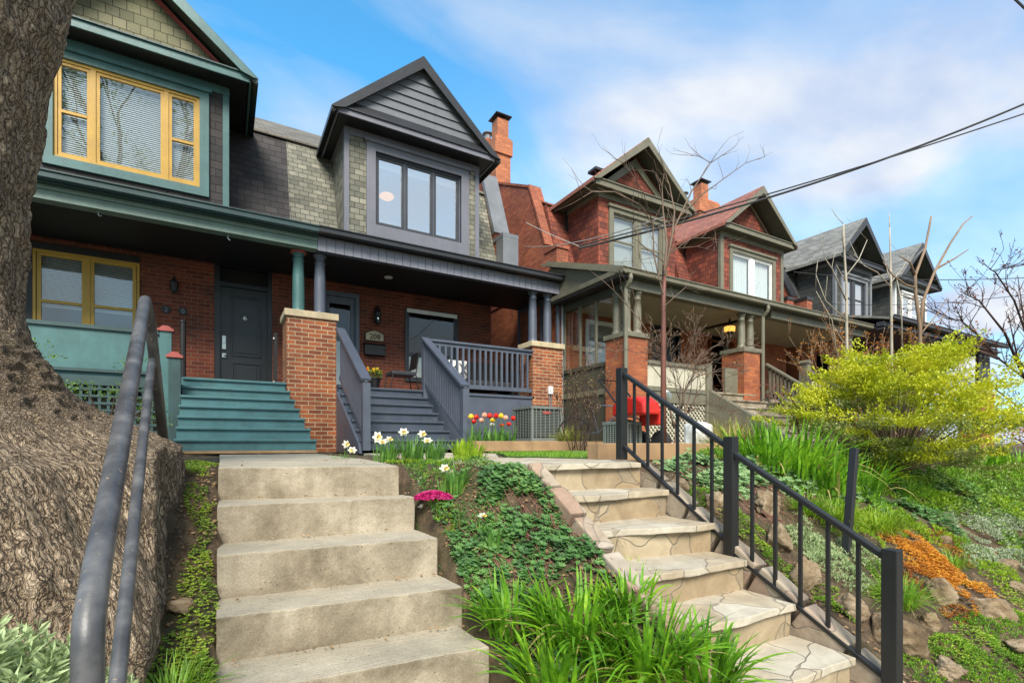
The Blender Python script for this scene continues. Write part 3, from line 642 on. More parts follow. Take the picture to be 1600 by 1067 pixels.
# half wall, lattice
hw = MB().box(-5.6, -.86, 9.42, 9.50, 1.10, 1.68).build('porch_half_wall', 'paint_teal', T)
MB().box(-5.6, -.84, 9.38, 9.54, 1.68, 1.735).box(-5.6, -.84, 9.40, 9.52, 1.055, 1.10).build('wall_rail', 'paint_teal_dark', hw)
m = MB().box(-5.6, -.62, 9.42, 9.48, .86, 1.0)
m.box(-5.6, -.62, 9.42, 9.47, -.2, -.08)
i = -5.6
while i < -.65: m.box(i, i+.035, 9.43, 9.44, -.1, .86); i += .105
z = -.05
while z < .85: m.box(-5.6, -.65, 9.418, 9.428, z, z+.035); z += .105
m.build('lattice_skirt', 'paint_teal_dark', T)
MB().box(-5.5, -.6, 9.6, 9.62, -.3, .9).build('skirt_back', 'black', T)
def newel(x, y, z0, z1, w, mat, cap, par):
    n = MB().box(x-w/2, x+w/2, y-w/2, y+w/2, z0, z1-.05).build('newel_post', mat, par)
    m = MB().box(x-w/2-.03, x+w/2+.03, y-w/2-.03, y+w/2+.03, z1-.05, z1-.015)
    m.prism_y([(x-w/2-.015, z1-.015), (x+w/2+.015, z1-.015), (x+w/4, z1+.035), (x-w/4, z1+.035)], y-w/2-.01, y+w/2+.01)
    m.build('post_cap', cap, n); return n
newel(-.78, 9.44, -.1, 1.79, .15, 'paint_teal', 'paint_red_trim', T)
newel(-.63, 8.95, -.1, 1.32, .15, 'paint_teal_dark', 'paint_red_trim', T)
MB().box(-.67, -.60, 8.98, 9.4, .2, .9).build('stair_stringer', 'paint_teal_dark', T)
stairs(T, -.56, .93, 9.42, 1.05, -.10, 7, .275, 'paint_teal_step', flare=.25)
MB().box(-.58, 1.18, 7.70, 7.76, -.13, -.095).build('step_base_board', 'timber', T)
MB().tube([(-.62, 10.5, 1.05), (-.62, 10.5, 2.12)], .045, 10).ball((-.62, 10.5, 2.14), .05).build('rail_post', 'paint_black', T)
m = MB().box(.80, .86, 10.2, 10.26, 1.05, 2.05); m.build('rail_post', 'paint_black', T)
MB().box(.79, .81, 10.18, 10.22, 1.93, 1.96).box(.79, .81, 10.18, 10.22, 1.12, 1.16).build('post_bracket', 'paint_white', T)
# door with panels
def panel_door(H, x0, x1, z0, z1, Y, mat, panels, top=3.55):
    f = MB().box(x0-.09, x0, Y-.02, Y+.1, z0, top).box(x1, x1+.09, Y-.02, Y+.1, z0, top).box(x0, x1, Y-.02, Y+.1, z1, z1+.08).box(x0-.0, x1, Y-.02, Y+.1, top-.06, top)
    fr = f.build('door_frame', mat, H)
    d = MB().box(x0, x1, Y+.05, Y+.10, z0+.02, z1).build('door', mat, H)
    m = MB()
    for a, b, c, e in panels:
        for q in ((a, b, c, c+.03), (a, b, e-.03, e), (a, a+.03, c+.03, e-.03), (b-.03, b, c+.03, e-.03)): m.box(q[0], q[1], Y+.03, Y+.05, q[2], q[3])
        m.box(a+.07, b-.07, Y+.038, Y+.05, c+.07, e-.07)
    m.build('door_panel', mat, d, bevel=.006)
    return d
dd = panel_door(T, -.07, .78, 1.05, 3.1, 11.34, 'door_black', [(.14, .65, 1.2, 1.62), (.12, .66, 1.74, 2.95)])
MB().box(-.03, .04, 11.36, 11.39, 1.86, 2.13).box(-.02, .03, 11.345, 11.36, 1.98, 2.10).build('lock_plate', 'steel', dd, bevel=.005)
MB().box(-.03, .04, 11.36, 11.39, 1.70, 1.78).tube([(.0, 11.35, 1.74), (.05, 11.33, 1.74)], .02, 8).build('handle', 'steel', dd)
MB().ball((.37, 11.37, 2.52), (.045, .03, .06)).tube([(.34, 11.35, 2.5), (.37, 11.34, 2.44), (.40, 11.35, 2.5)], .012, 8).build('knocker', 'steel', dd)
MB().box(-.16, .87, 11.5, 11.55, 3.1, 3.55).build('transom', 'black', dd)
window(T, -2.78, -1.33, 1.75, 3.28, 11.27, 'paint_mustard', [(-2.73, -2.09, 2.42), (-2.03, -1.38, 2.42)], fw=.055, inner='blind', drop=.62, glass='glass')
MB().box(-2.93, -2.78, 11.26, 11.32, 1.75, 3.4).box(-2.93, -1.33, 11.26, 11.32, 3.28, 3.4).build('window_head', 'paint_black', T)
def text(H, s, x, y, z, size, mat, name='house_number', ext=.006):
    c = bpy.data.curves.new(name, 'FONT'); c.body = s; c.size = size; c.extrude = ext; c.align_x = 'CENTER'; c.resolution_u = 3
    o = bpy.data.objects.new(name, c); COL.objects.link(o)
    me = None
    dg = bpy.context.evaluated_depsgraph_get(); me = bpy.data.meshes.new_from_object(o.evaluated_get(dg)); bpy.data.objects.remove(o)
    o = bpy.data.objects.new(name, me); COL.objects.link(o); me.materials.append(MATS[mat])
    o.parent = H; B = WL[H.name]; o.location = (x-B.x, y-B.y, z-B.z); o.rotation_euler = (R(90), 0, 0); WL[o.name] = Vector((x, y, z)); return o
for s, x in (('2', -.93), ('0', -.67)):
    p = MB().lathe(0, 0, [(.075, 0), (.075, .012)], 20); p.v = [(x+a, 11.285-c, 2.50+b_) for a, b_, c in p.v]; pl = p.build('number_plaque', 'paint_black', T)
    text(pl, s, x, 11.268, 2.455, .12, 'metal_grey', 'numeral')
lt = MB().lathe(-.80, 11.2, [(.02, 2.80), (.055, 2.84), (.07, 3.0), (.03, 3.06), (.01, 3.12)], 8).tube([(-.8, 11.3, 3.0), (-.8, 11.2, 3.1)], .012, 6).build('porch_lantern', 'paint_black', T)
MB().ball((-.80, 11.19, 2.89), .035).build('lantern_glass', 'lamp_dim', lt)

# --- blue house ---
B = thing('row_house', 'slate blue row house with dark gabled dormer, open staircase and porch railing', 'house', (3.5, 11.3, -.1), 'semi-detached houses along the street')
shell(B, 1.33, 5.9, 11.3, 1.05, 'brick_red', [(1.86, 2.56, 1.05, 3.3), (3.64, 4.98, 1.45, 3.16)])
def blue_win(H, x0, x1, z0, z1, Y):
    w3 = (x1-x0)/3
    window(H, x0, x1, z0, z1, Y+.03, 'paint_blue', [(x0+.03, x0+w3-.008, None), (x0+w3+.008, x0+2*w3-.008, None), (x0+2*w3+.008, x1-.03, None)], fw=.055, jamb=.03, inner='shade', drop=.14, glass='glass_bright', mull='paint_slate')
dormer(B, dict(xc=3.31, hw=1.37, Yd=9.55, ze=5.97, he=1.58, Ye=9.16, zp=7.41, win=(4.16, 5.56, 2.50, 4.28), trim='paint_blue_light', shingle='slate_green', roof='metal_dark', pent='metal_dark', gable='siding_grey', siding='siding_grey', rake='metal_dark', fh=.08, ph=.24, gd=.08, gi=.15, sw=.17, sd=3.8, rw=.17, room='curtain', fascia='paint_blue_light', window=blue_win))
# lit ceiling lamp behind the left sash
lp = MB().lathe(2.88, 10.1, [(.02, 4.98), (.10, 4.99), (.15, 5.03), (.13, 5.07), (.04, 5.10)], 16).build('ceiling_lamp', 'lamp_warm', B)
MB().tube([(2.95, 10.25, 5.2), (2.95, 10.25, 5.9)], .012, 6).build('lamp_rod', 'brass', lp)
mansard(B, 1.08, 5.55, 'slate_green', 'roof_brown')
parapet(B, 5.86, 5.5, 'brick_old', 'metal_grey', 10.35, 5.15, 10.98, 6.55, 9.92, zr=8.5, ret=2, th=.10)
MB().box(1.3, 6.80, 9.46, 11.3, .93, 1.05).build('porch_deck', 'paint_blue_step', B)
MB().box(3.42, 6.0, 9.43, 9.47, -.2, 1.0).box(3.42, 6.0, 9.40, 9.47, 1.0, 1.05).build('porch_skirt', 'paint_blue', B)
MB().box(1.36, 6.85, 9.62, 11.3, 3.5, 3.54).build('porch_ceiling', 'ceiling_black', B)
MB().prism_x([(9.3, 3.74), (10.2, 4.12), (10.2, 4.06), (9.3, 3.68)], 1.40, 6.93).build('porch_roof', 'metal_dark', B)
MB().prism_x([(9.62, 3.5), (11.4, 3.5), (11.4, 4.2), (10.2, 4.06), (9.3, 3.68)], 6.76, 6.84).build('porch_gable_end', 'paint_blue', B)
bb = MB().box(1.44, 6.80, 9.44, 9.62, 3.46, 3.70).box(6.70, 6.80, 9.62, 11.3, 3.46, 3.70).build('porch_beam', 'paint_blue', B)
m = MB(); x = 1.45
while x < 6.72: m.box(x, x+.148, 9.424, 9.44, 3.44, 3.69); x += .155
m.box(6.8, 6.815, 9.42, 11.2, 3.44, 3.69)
m.build('beam_board', 'paint_board_lit', bb, bevel=.003)
MB().box(1.44, 6.90, 9.3, 9.42, 3.695, 3.72).build('eave_board', 'paint_black', bb)
gutter(B, 1.44, 6.98, 9.2, 3.80, 'metal_dark')
pier(B, .94, 1.76, 9.40, 10.1, -.15, 2.33, 'brick_orange')
pier(B, 5.96, 6.78, 9.40, 9.95, -.15, 2.29, 'brick_orange')
column(B, 1.53, 9.72, 2.33, 3.46, .10, 'paint_blue')
column(B, 6.10, 9.62, 2.29, 3.46, .095, 'paint_blue'); column(B, 6.50, 9.62, 2.29, 3.46, .095, 'paint_blue')
MB().box(6.70, 6.76, 9.5, 9.56, 2.29, 3.46).build('corner_post', 'paint_blue', B)
MB().tube([(6.86, 9.3, 3.70), (6.86, 9.42, 3.55), (6.84, 9.5, 3.5), (6.84, 9.5, 0)], .035, 10).build('downspout', 'metal_grey', B)
# side screen of the porch: posts and glass
m = MB()
for y in (10.2, 10.75, 11.25): m.box(6.70, 6.75, y, y+.05, 1.05, 3.46)
m.box(6.70, 6.75, 9.95, 11.3, 1.9, 1.96)
m.build('side_screen', 'paint_blue', B)
# steps and railings
stairs(B, 1.80, 3.40, 9.42, 1.05, -.10, 7, .275, 'paint_blue_step')
MB().prism_x([(9.42, .95), (9.42, -.15), (7.6, -.15), (7.72, .0)], 1.76, 1.80).build('stair_stringer', 'paint_blue', B)
for x in (1.83, 3.44):
    nl = MB().box(x-.055, x+.055, 7.46, 7.57, -.1, .90).build('newel_post', 'paint_blue', B)
    r = bal_rail(B, (x, 7.50, .02), (x, 9.40, 1.15), .93, sp=.098, bw=.034, topw=.15, low=.06)
MB().box(3.40, 3.53, 9.36, 9.49, .9, 2.08).build('newel_post', 'paint_blue', B)
bal_rail(B, (3.5, 9.44, 1.06), (5.97, 9.44, 1.06), 1.0, sp=.128, bw=.045, topw=.12, low=.12)
# front door, glazed
f = MB().box(1.80, 1.88, 11.26, 11.36, 1.05, 3.3).box(2.52, 2.60, 11.26, 11.36, 1.05, 3.3).box(1.88, 2.52, 11.26, 11.36, 3.2, 3.3).build('door_frame', 'paint_blue', B)
d_ = MB().wall_y(1.88, 2.52, 1.07, 3.2, 11.33, 11.37, [(1.98, 2.42, 1.25, 3.05)]).build('door', 'paint_blue', B)
MB().add([(1.98, 11.35, 1.25), (2.42, 11.35, 1.25), (2.42, 11.35, 3.05), (1.98, 11.35, 3.05)], [(0, 1, 2, 3)]).build('door_glass', 'glass_dark', d_)
MB().box(1.98, 2.42, 11.42, 11.43, 1.3, 2.25).build('door_curtain', 'curtain', d_)
MB().tube([(2.47, 11.3, 2.0), (2.47, 11.26, 2.0)], .025, 8).ball((2.47, 11.25, 2.0), .03).build('handle', 'steel', d_)
# parlour window with white lower part
window(B, 3.64, 4.98, 1.45, 3.16, 11.26, 'paint_slate', [(3.69, 4.93, 2.10)], fw=.05, inner=None, glass='glass_dark', jamb=.05)
wb = MB().box(3.68, 4.94, 11.235, 11.255, 3.05, 3.14).build('window_head', 'paint_white', B)
MB().box(3.72, 4.90, 11.36, 11.365, 1.5, 2.05).build('cafe_curtain', 'curtain', B)
# wall lantern, number, letter box, ceiling spot
wl = MB().lathe(2.98, 11.17, [(.02, 2.66), (.06, 2.70), (.085, 2.92), (.05, 3.0), (.02, 3.06)], 6).tube([(2.98, 11.3, 3.0), (2.98, 11.22, 3.1), (2.98, 11.17, 3.04)], .012, 6).box(2.94, 3.02, 11.28, 11.3, 2.75, 3.0).build('wall_lantern', 'paint_black', B)
MB().ball((2.98, 11.11, 2.8), (.035, .03, .07)).build('lantern_glass', 'glass_bright', wl)
pq = MB().prism_y([(2.72, 2.30), (3.16, 2.30), (3.16, 2.48), (3.08, 2.52), (2.94, 2.56), (2.80, 2.52), (2.72, 2.48)], 11.265, 11.298).build('number_plaque', 'paint_black', B)
q2 = MB().prism_y([(2.745, 2.32), (3.135, 2.32), (3.135, 2.46), (3.06, 2.50), (2.94, 2.535), (2.82, 2.50), (2.745, 2.46)], 11.255, 11.266); q2.build('plaque_face', 'stone_cap', pq)
text(pq, '208', 2.94, 11.250, 2.345, .17, 'ink', 'numeral')
MB().box(2.70, 3.16, 11.18, 11.3, 1.98, 2.2).prism_x([(11.17, 2.2), (11.3, 2.26), (11.3, 2.2)], 2.69, 3.17).build('letter_box', 'paint_black', B, bevel=.006)
MB().lathe(3.0, 10.4, [(.07, 3.482), (.085, 3.486), (.085, 3.50)], 16).build('ceiling_spot', 'paint_white', B)
eb = MB().box(6.36, 6.48, 9.34, 9.40, 1.12, 1.30).build('electric_box', 'paint_white', B, bevel=.008)
MB().tube([(6.39, 9.37, 1.12), (6.39, 9.37, .75)], .012, 6).tube([(6.45, 9.37, 1.12), (6.45, 9.37, .75)], .012, 6).build('conduit', 'metal_grey', eb)
sp = MB().tube([(6.2, 10.6, 4.1), (6.2, 10.6, 5.05)], .03, 8).tube([(6.2, 10.6, 5.05), (6.15, 10.6, 5.12), (6.05, 10.58, 5.05), (6.0, 10.55, 4.95), (6.05, 10.5, 4.9)], .012, 6).build('service_mast', 'paint_cream', B)
for i, t in enumerate((.44, .62, .72)):
    x = 3.31+1.68*t; z = 7.41-1.5*t
    MB().tube([(x, 9.6, z), (x+.1, 9.55, z+.13)], .012, 5).build('snow_guard', 'paint_black', B)

# --- green pair ---
def green_house(H, x0, x1, xc, door_x, left):
    shell(H, x0, x1, 9.55, 1.15, 'brick_green_house', [(x0+.7, x0+1.9, 1.7, 3.0), (door_x-.45, door_x+.45, 1.15, 3.15)], ztop=3.6)
    def gw(Hh, a, b, c, e, Y):
        mid = (a+b)/2
        window(Hh, a, b, c, e, Y-.0, 'paint_white' if not left else 'paint_olive', [(a+.02, mid-.09, 4.86 if left else None), (mid+.09, b-.02, 4.86 if left else None)], fw=.045, jamb=.03, inner='greyshade' if left else 'curtain', drop=1, glass='glass_mid', mull='paint_olive' if left else 'paint_white')
    win = (3.95, 5.50, 8.02, 9.66) if left else (3.95, 5.42, 12.42, 14.28)
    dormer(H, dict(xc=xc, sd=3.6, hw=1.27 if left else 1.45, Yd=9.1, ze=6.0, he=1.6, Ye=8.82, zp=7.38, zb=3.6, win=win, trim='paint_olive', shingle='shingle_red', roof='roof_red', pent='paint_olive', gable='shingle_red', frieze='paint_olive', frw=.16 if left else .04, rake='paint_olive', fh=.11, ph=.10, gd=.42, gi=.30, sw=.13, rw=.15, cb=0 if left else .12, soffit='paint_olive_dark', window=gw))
    mansard(H, x0+.2, x1-(.0 if left else .3), 'shingle_red', 'roof_red', yb=9.85, zb=3.9, yt=10.5, zt=6.05, yr=13.6, zr=7.9)
G1 = thing('row_house', 'olive trimmed house with red shingles and corner porch, right of the slate blue one', 'house', (9, 9.5, -.1), 'semi-detached houses along the street')
G2 = thing('row_house', 'olive trimmed red shingled house with white curtains in its dormer, behind the golden shrub', 'house', (13.5, 9.5, -.1), 'semi-detached houses along the street')
green_house(G1, 6.86, 11.25, 8.86, 10.3, True); green_house(G2, 11.25, 15.75, 13.38, 12.6, False)
parapet(G1, 6.84, 7.16, 'brick_old', 'brick_old', 10.2, 5.10, 10.95, 6.62, 9.72, yr=14, zr=8.15)
parapet(G2, 15.75, 15.4, 'brick_old', 'metal_dark', 9.9, 5.0, 10.5, 6.4, 9.3, yr=13.6, zr=8.2)
# porch of the pair
def porch_run(H, x0, x1, Yf, zg, zd, trim, ceil, roof, yb=9.6, endl=False, endr=False):
    MB().box(x0+.3, x1, Yf+.05, yb, zd-.12, zd).build('porch_deck', trim, H)
    MB().box(x0+.32, x1, Yf+.22, yb, zg-.24, zg-.20).build('porch_ceiling', ceil, H)
    MB().prism_x([(Yf-.12, zg-.05), (9.95, zg+.92), (9.95, zg+.86), (Yf-.12, zg-.11)], x0, x1).build('porch_roof', roof, H)
    b = MB().box(x0+.28, x1, Yf+.03, Yf+.22, zg-.31, zg-.11).build('porch_beam', trim, H)
    MB().box(x0+.05, x1, Yf-.10, Yf+.03, zg-.13, zg-.10).build('eave_board', 'paint_olive_dark', b)
    gutter(H, x0, x1, Yf-.2, zg, trim)
    return b
gb = porch_run(G1, 6.55, 11.25, 7.33, 3.37, 1.15, 'paint_olive', 'ceiling_cream', 'paint_olive')
porch_run(G2, 11.25, 16.0, 7.33, 3.37, 1.15, 'paint_olive', 'ceiling_cream', 'paint_olive')
# left end of the corner porch: beam, gutter, gable siding, half wall, glazing
MB().box(6.86, 7.04, 7.55, 9.55, 3.06, 3.26).build('side_beam', 'paint_olive_dark', G1)
MB().box(6.56, 6.86, 7.2, 9.6, 3.20, 3.23).build('side_soffit', 'paint_black', G1)
m = MB(); m.prism_y([(6.55, 3.37), (6.56, 3.28), (6.62, 3.25), (6.67, 3.28), (6.67, 3.37), (6.65, 3.37), (6.65, 3.29), (6.57, 3.29)], 7.13, 9.9); m.build('side_gutter', 'paint_olive', G1)
MB().prism_x([(7.4, 3.36), (9.8, 3.36), (9.8, 4.15)], 6.70, 6.76).build('gable_siding', 'paint_olive', G1)
MB().beam((6.69, 7.3, 3.38), (6.69, 9.9, 4.28), .10, .12).build('verge_board', 'paint_olive', G1)
MB().box(6.88, 6.96, 7.9, 9.55, .0, 1.62).build('side_half_wall', 'paint_olive_dark', G1)
MB().box(6.85, 6.99, 7.9, 9.55, 1.62, 1.70).build('side_rail', 'paint_olive_dark', G1)
m = MB()
for y in (8.35, 8.9, 9.5): m.box(6.90, 6.95, y, y+.05, 1.7, 3.06)
sg = m.build('side_glazing', 'paint_olive', G1)
MB().add([(6.925, 7.9, 1.7), (6.925, 9.5, 1.7), (6.925, 9.5, 3.06), (6.925, 7.9, 3.06)], [(0, 1, 2, 3)]).build('pane', 'glass_dark', sg)
pier(G1, 6.80, 7.38, 7.33, 7.93, -.2, 2.20, 'brick_green_house', cap='paint_olive', capt=.10)
column(G1, 6.95, 7.75, 2.20, 3.06, .085, 'paint_olive'); column(G1, 6.95, 7.48, 2.20, 3.06, .085, 'paint_olive'); column(G1, 7.24, 7.48, 2.20, 3.06, .085, 'paint_olive')
pier(G1, 10.45, 11.03, 7.33, 7.93, -.2, 2.24, 'brick_green_house', cap='paint_olive', capt=.10)
column(G1, 10.58, 7.5, 2.24, 3.06, .085, 'paint_olive'); column(G1, 10.9, 7.5, 2.24, 3.06, .085, 'paint_olive')
def spout(H, x, mat='paint_olive'):
    MB().tube([(x, 7.19, 3.27), (x, 7.17, 3.18), (x, 7.20, 3.12), (x+.0, 7.30, 3.02), (x, 7.31, 2.95), (x, 7.31, 0)], .042, 10).build('downspout', mat, H)
spout(G1, 6.78); spout(G1, 11.12)
hw = MB().box(7.38, 9.22, 7.37, 7.45, 1.17, 1.62).build('porch_half_wall', 'paint_cream', G1)
MB().box(7.38, 9.24, 7.33, 7.49, 1.62, 1.69).box(7.38, 9.24, 7.34, 7.48, 1.08, 1.17).box(7.38, 9.24, 7.36, 7.46, .85, 1.08).build('wall_rail', 'paint_olive', hw)
m = MB(); a = 7.4
def clipseg(x0, z0, x1, z1, X0, X1, Z0, Z1):
    t0, t1 = 0, 1; dx, dz = x1-x0, z1-z0
    for p, q in ((-dx, x0-X0), (dx, X1-x0), (-dz, z0-Z0), (dz, Z1-z0)):
        if p == 0: continue
        r_ = q/p
        if p < 0: t0 = max(t0, r_)
        else: t1 = min(t1, r_)
    return None if t0 >= t1 else (x0+dx*t0, z0+dz*t0, x0+dx*t1, z0+dz*t1)
for k in range(-14, 30):
    for s in (-1, 1):
        x0 = 7.4+k*.11; c = clipseg(x0, -.1 if s > 0 else .85, x0+.95, .85 if s > 0 else -.1, 7.4, 9.2, -.1, .85)
        if c: m.beam((c[0], 7.40+.008*s, c[1]), (c[2], 7.40+.008*s, c[3]), .012, .03)
m.build('lattice_skirt', 'paint_cream', G1)
MB().box(7.4, 9.2, 7.5, 7.52, -.2, .9).build('skirt_back', 'paint_slate', G1)
MB().box(9.15, 9.32, 7.32, 7.5, .0, 1.75).build('newel_post', 'paint_olive', G1)
MB().box(10.0, 10.45, 7.5, 7.56, 1.15, 1.75).build('inner_screen', 'paint_olive', G1)
stairs(G1, 9.35, 10.9, 7.36, 1.15, -.1, 7, .29, 'concrete')
MB().prism_x([(7.36, 1.2), (7.36, -.2), (5.4, -.2), (5.4, .05)], 9.2, 9.35).build('stair_cheek', 'paint_olive', G1)
ln = MB().lathe(10.7, 7.9, [(.03, 2.66), (.09, 2.70), (.12, 2.88), (.10, 2.90), (.03, 2.98), (.015, 3.06)], 8).build('hanging_lantern', 'paint_black', G1)
MB().lathe(10.7, 7.9, [(.075, 2.72), (.122, 2.74), (.128, 2.85), (.09, 2.87)], 8).build('lantern_glass', 'lamp_warm', ln)
window(G1, 7.56, 8.76, 1.7, 3.0, 9.52, 'paint_white', [(7.62, 8.70, 2.4)], inner='blind', glass='glass')
panel_door(G1, 9.85, 10.75, 1.15, 3.1, 9.55, 'door_black', [(10.0, 10.6, 1.3, 2.0), (10.0, 10.6, 2.1, 2.95)], top=3.2)
# right half of the pair
pier(G2, 15.2, 15.78, 7.33, 7.93, -.2, 2.24, 'brick_green_house', cap='paint_olive', capt=.10)
column(G2, 15.4, 7.5, 2.24, 3.06, .085, 'paint_olive')
MB().box(13.2, 15.2, 7.37, 7.45, .1, 1.62).build('porch_half_wall', 'paint_cream', G2)
stairs(G2, 11.3, 12.9, 7.36, 1.15, -.1, 7, .29, 'concrete')
bal_rail(G2, (11.25, 5.55, -.05), (11.25, 7.3, 1.15), .75, mat='paint_olive', sp=.11, bw=.04); bal_rail(G2, (12.95, 5.55, -.05), (12.95, 7.3, 1.15), .75, mat='paint_olive', sp=.11, bw=.04)
newel(12.95, 5.5, -.1, .95, .16, 'paint_olive', 'paint_olive', G2); newel(12.95, 7.35, .5, 2.1, .2, 'paint_olive', 'paint_olive', G2)
window(G2, 11.95, 13.15, 1.7, 3.0, 9.52, 'paint_white', [(12.0, 13.1, 2.4)], inner='blind', glass='glass') if False else None
MB().tube([(12.6, 9.4, 3.0), (12.6, 9.4, 1.2)], .05, 8).build('drain_pipe', 'paint_olive', G2)
# chimneys of the pair (parts of their houses)
def chimney(H, x0, x1, y0, y1, z0, z1, mat='brick_chimney', pots=2):
    m = MB().box(x0, x1, y0, y1, z0, z1-.5).box(x0-.05, x1+.05, y0-.05, y1+.05, z1-.5, z1-.06).box(x0-.02, x1+.02, y0-.02, y1+.02, z1-.06, z1)
    c = m.build('chimney', mat, H)
    w_ = x1-x0; yy = y0+.22
    MB().box(x0+w_*.18, x0+w_*.18+.36, yy-.16, yy+.2, z1, z1+.58).build('flue', 'brick_chimney', c)
    xm = x0+w_*.18+.18; ym = yy+.02
    m = MB().box(xm-.26, xm+.26, ym-.26, ym+.26, z1+.66, z1+.685).box(xm-.2, xm+.2, ym-.2, ym+.2, z1+.685, z1+.73)
    for sx in (-1, 1):
        for sy in (-1, 1): m.box(xm+sx*.16-.012, xm+sx*.16+.012, ym+sy*.15-.012, ym+sy*.15+.012, z1+.58, z1+.66)
    m.build('flue_cap', 'metal_dark', c)
    y2 = y0+.95
    MB().lathe(xm-.05, y2, [(.13, z1), (.14, z1+.4), (.12, z1+.42)], 12).build('flue', 'brick_chimney', c)
    MB().lathe(xm-.05, y2, [(.1, z1+.42), (.1, z1+.56), (.16, z1+.58), (.16, z1+.6), (.04, z1+.67)], 12).build('flue_cap', 'metal_grey', c)
    return c
chimney(G1, 6.80, 7.28, 12.7, 14.1, 5, 8.90)
chimney(G2, 14.6, 15.6, 12.0, 13.1, 7, 8.75)
MB().box(7.75, 8.05, 9.4, 9.7, 6.62, 6.68).build('roof_vent', 'metal_dark', G1)

# --- dark pair ---
def dark_house(H, x0, x1, xc, z_off, Yp, hwf=1.15):
    shell(H, x0, x1, 9.3, 1.1, 'brick_green_house', [(x0+.9, x0+2.1, 1.6, 3.0)], ztop=3.6)
    def dwn(Hh, a, b, c, e, Y):
        mid = (a+b)/2
        window(Hh, a, b, c, e, Y, 'paint_white' if z_off else 'paint_slate', [(a+.03, mid-.09, (c+e)/2), (mid+.09, b-.03, (c+e)/2)], fw=.05, jamb=.03, inner='curtain' if z_off else 'shade', drop=.6, glass='glass_bright', mull='paint_white' if z_off else 'paint_slate')
    dormer(H, dict(xc=xc, hw=hwf, Yd=8.75, ze=6.0, he=hwf+.3, Ye=8.42, zp=7.42, zb=3.6, cb=.09, win=(4.2, 5.45, xc-.72, xc+.72), trim='metal_grey' if not z_off else 'paint_white', shingle='shingle_dark', roof='roof_grey', pent='paint_slate', gable='shingle_dark', rake='paint_slate', fascia='paint_slate', fh=.10, ph=.12, gd=.5, gi=.30, rw=.18, sw=.12, window=dwn))
    mansard(H, x0, x1, 'shingle_dark', 'roof_grey', yb=9.5, zb=3.9, yt=10.2, zt=6.05, yr=13.3, zr=7.9)
    MB().box(x0, x1, Yp-.1, 9.3, 3.3, 3.34).build('porch_ceiling', 'paint_slate', H)
    MB().prism_x([(Yp-.15, 3.55), (9.6, 4.3), (9.6, 4.22), (Yp-.15, 3.49)], x0, x1+(.3 if z_off else 0)).build('porch_roof', 'roof_grey', H)
    MB().box(x0, x1, Yp, Yp+.2, 3.25, 3.46).build('porch_beam', 'paint_slate' if not z_off else 'paint_red_trim', H)
    gutter(H, x0, x1+(.3 if z_off else 0), Yp-.25, 3.60, 'paint_slate')
    MB().box(x0, x1, Yp, 9.3, 1.0, 1.1).build('porch_deck', 'paint_slate', H)
D1 = thing('row_house', 'charcoal shingled house with grey roof, right of the olive and red pair', 'house', (18.2, 9.3, -.1), 'semi-detached houses along the street')
D2 = thing('row_house', 'charcoal shingled house at the far right end of the row with white window frames', 'house', (22.5, 9.3, -.1), 'semi-detached houses along the street')
dark_house(D1, 16.15, 20.4, 18.25, 0, 6.95); dark_house(D2, 20.4, 24.6, 22.35, 1, 6.95, 1.25)
parapet(D1, 15.95, 16.25, 'brick_old', 'metal_dark', 9.5, 5.0, 10.2, 6.35, 9.0, yr=13.3, zr=8.1)
for x in (23.35, 23.75, 24.05): column(D2, x, 7.1, 1.9, 3.25, .10, 'paint_slate')
pier(D2, 23.1, 24.3, 6.95, 7.6, -.3, 1.9, 'brick_green_house')
MB().tube([(24.4, 8.9, 3.9), (24.75, 8.9, 3.95)], .12, 8).build('roof_vent', 'metal_dark', D2)
# ---------------- helpers for the near garden ----------------
def rough(o, cut=3, amp=.006, sc_=9, edge=.02):
    "subdivide and roughen a block so that its edges are worn"
    import bmesh
    me = o.data; bm = bmesh.new(); bm.from_mesh(me)
    bmesh.ops.bevel(bm, geom=[e for e in bm.edges], offset=edge, segments=2, profile=.6, affect='EDGES') if edge else None
    for it in range(8):
        es = [e for e in bm.edges if e.calc_length() > cut]
        if not es: break
        bmesh.ops.subdivide_edges(bm, edges=es, cuts=1, use_grid_fill=True)
    bmesh.ops.triangulate(bm, faces=[f for f in bm.faces if len(f.verts) > 4])
    base = o.location
    for v in bm.verts:
        p = v.co*sc_+base*sc_
        n = Vector((noise.noise(p), noise.noise(p+Vector((31, 0, 0))), noise.noise(p+Vector((0, 47, 0)))))
        n += .5*Vector((noise.noise(p*3), noise.noise(p*3+Vector((31, 0, 0))), noise.noise(p*3+Vector((0, 47, 0)))))
        v.co += n*amp
    bm.to_mesh(me); bm.free(); return o
def slab(poly, z0, z1):
    m = MB(); n = len(poly)
    m.add([(x, y, z0) for x, y in poly]+[(x, y, z1) for x, y in poly], [tuple(range(n-1, -1, -1)), tuple(range(n, 2*n))]+[(i, (i+1) % n, (i+1) % n+n, i+n) for i in range(n)]); return m
def ray(u, v): a = u-800; return Vector((390+a*.8660254, 675.5-a*.5, 693-v))/780
def hit(u, v, lift=0):
    d = ray(u, v); t = .8
    while t < 40:
        p = d*t
        if p.z <= ground_z(p.x, p.y)+lift: return Vector((p.x, p.y, ground_z(p.x, p.y)))
        t += .01
    return d*12
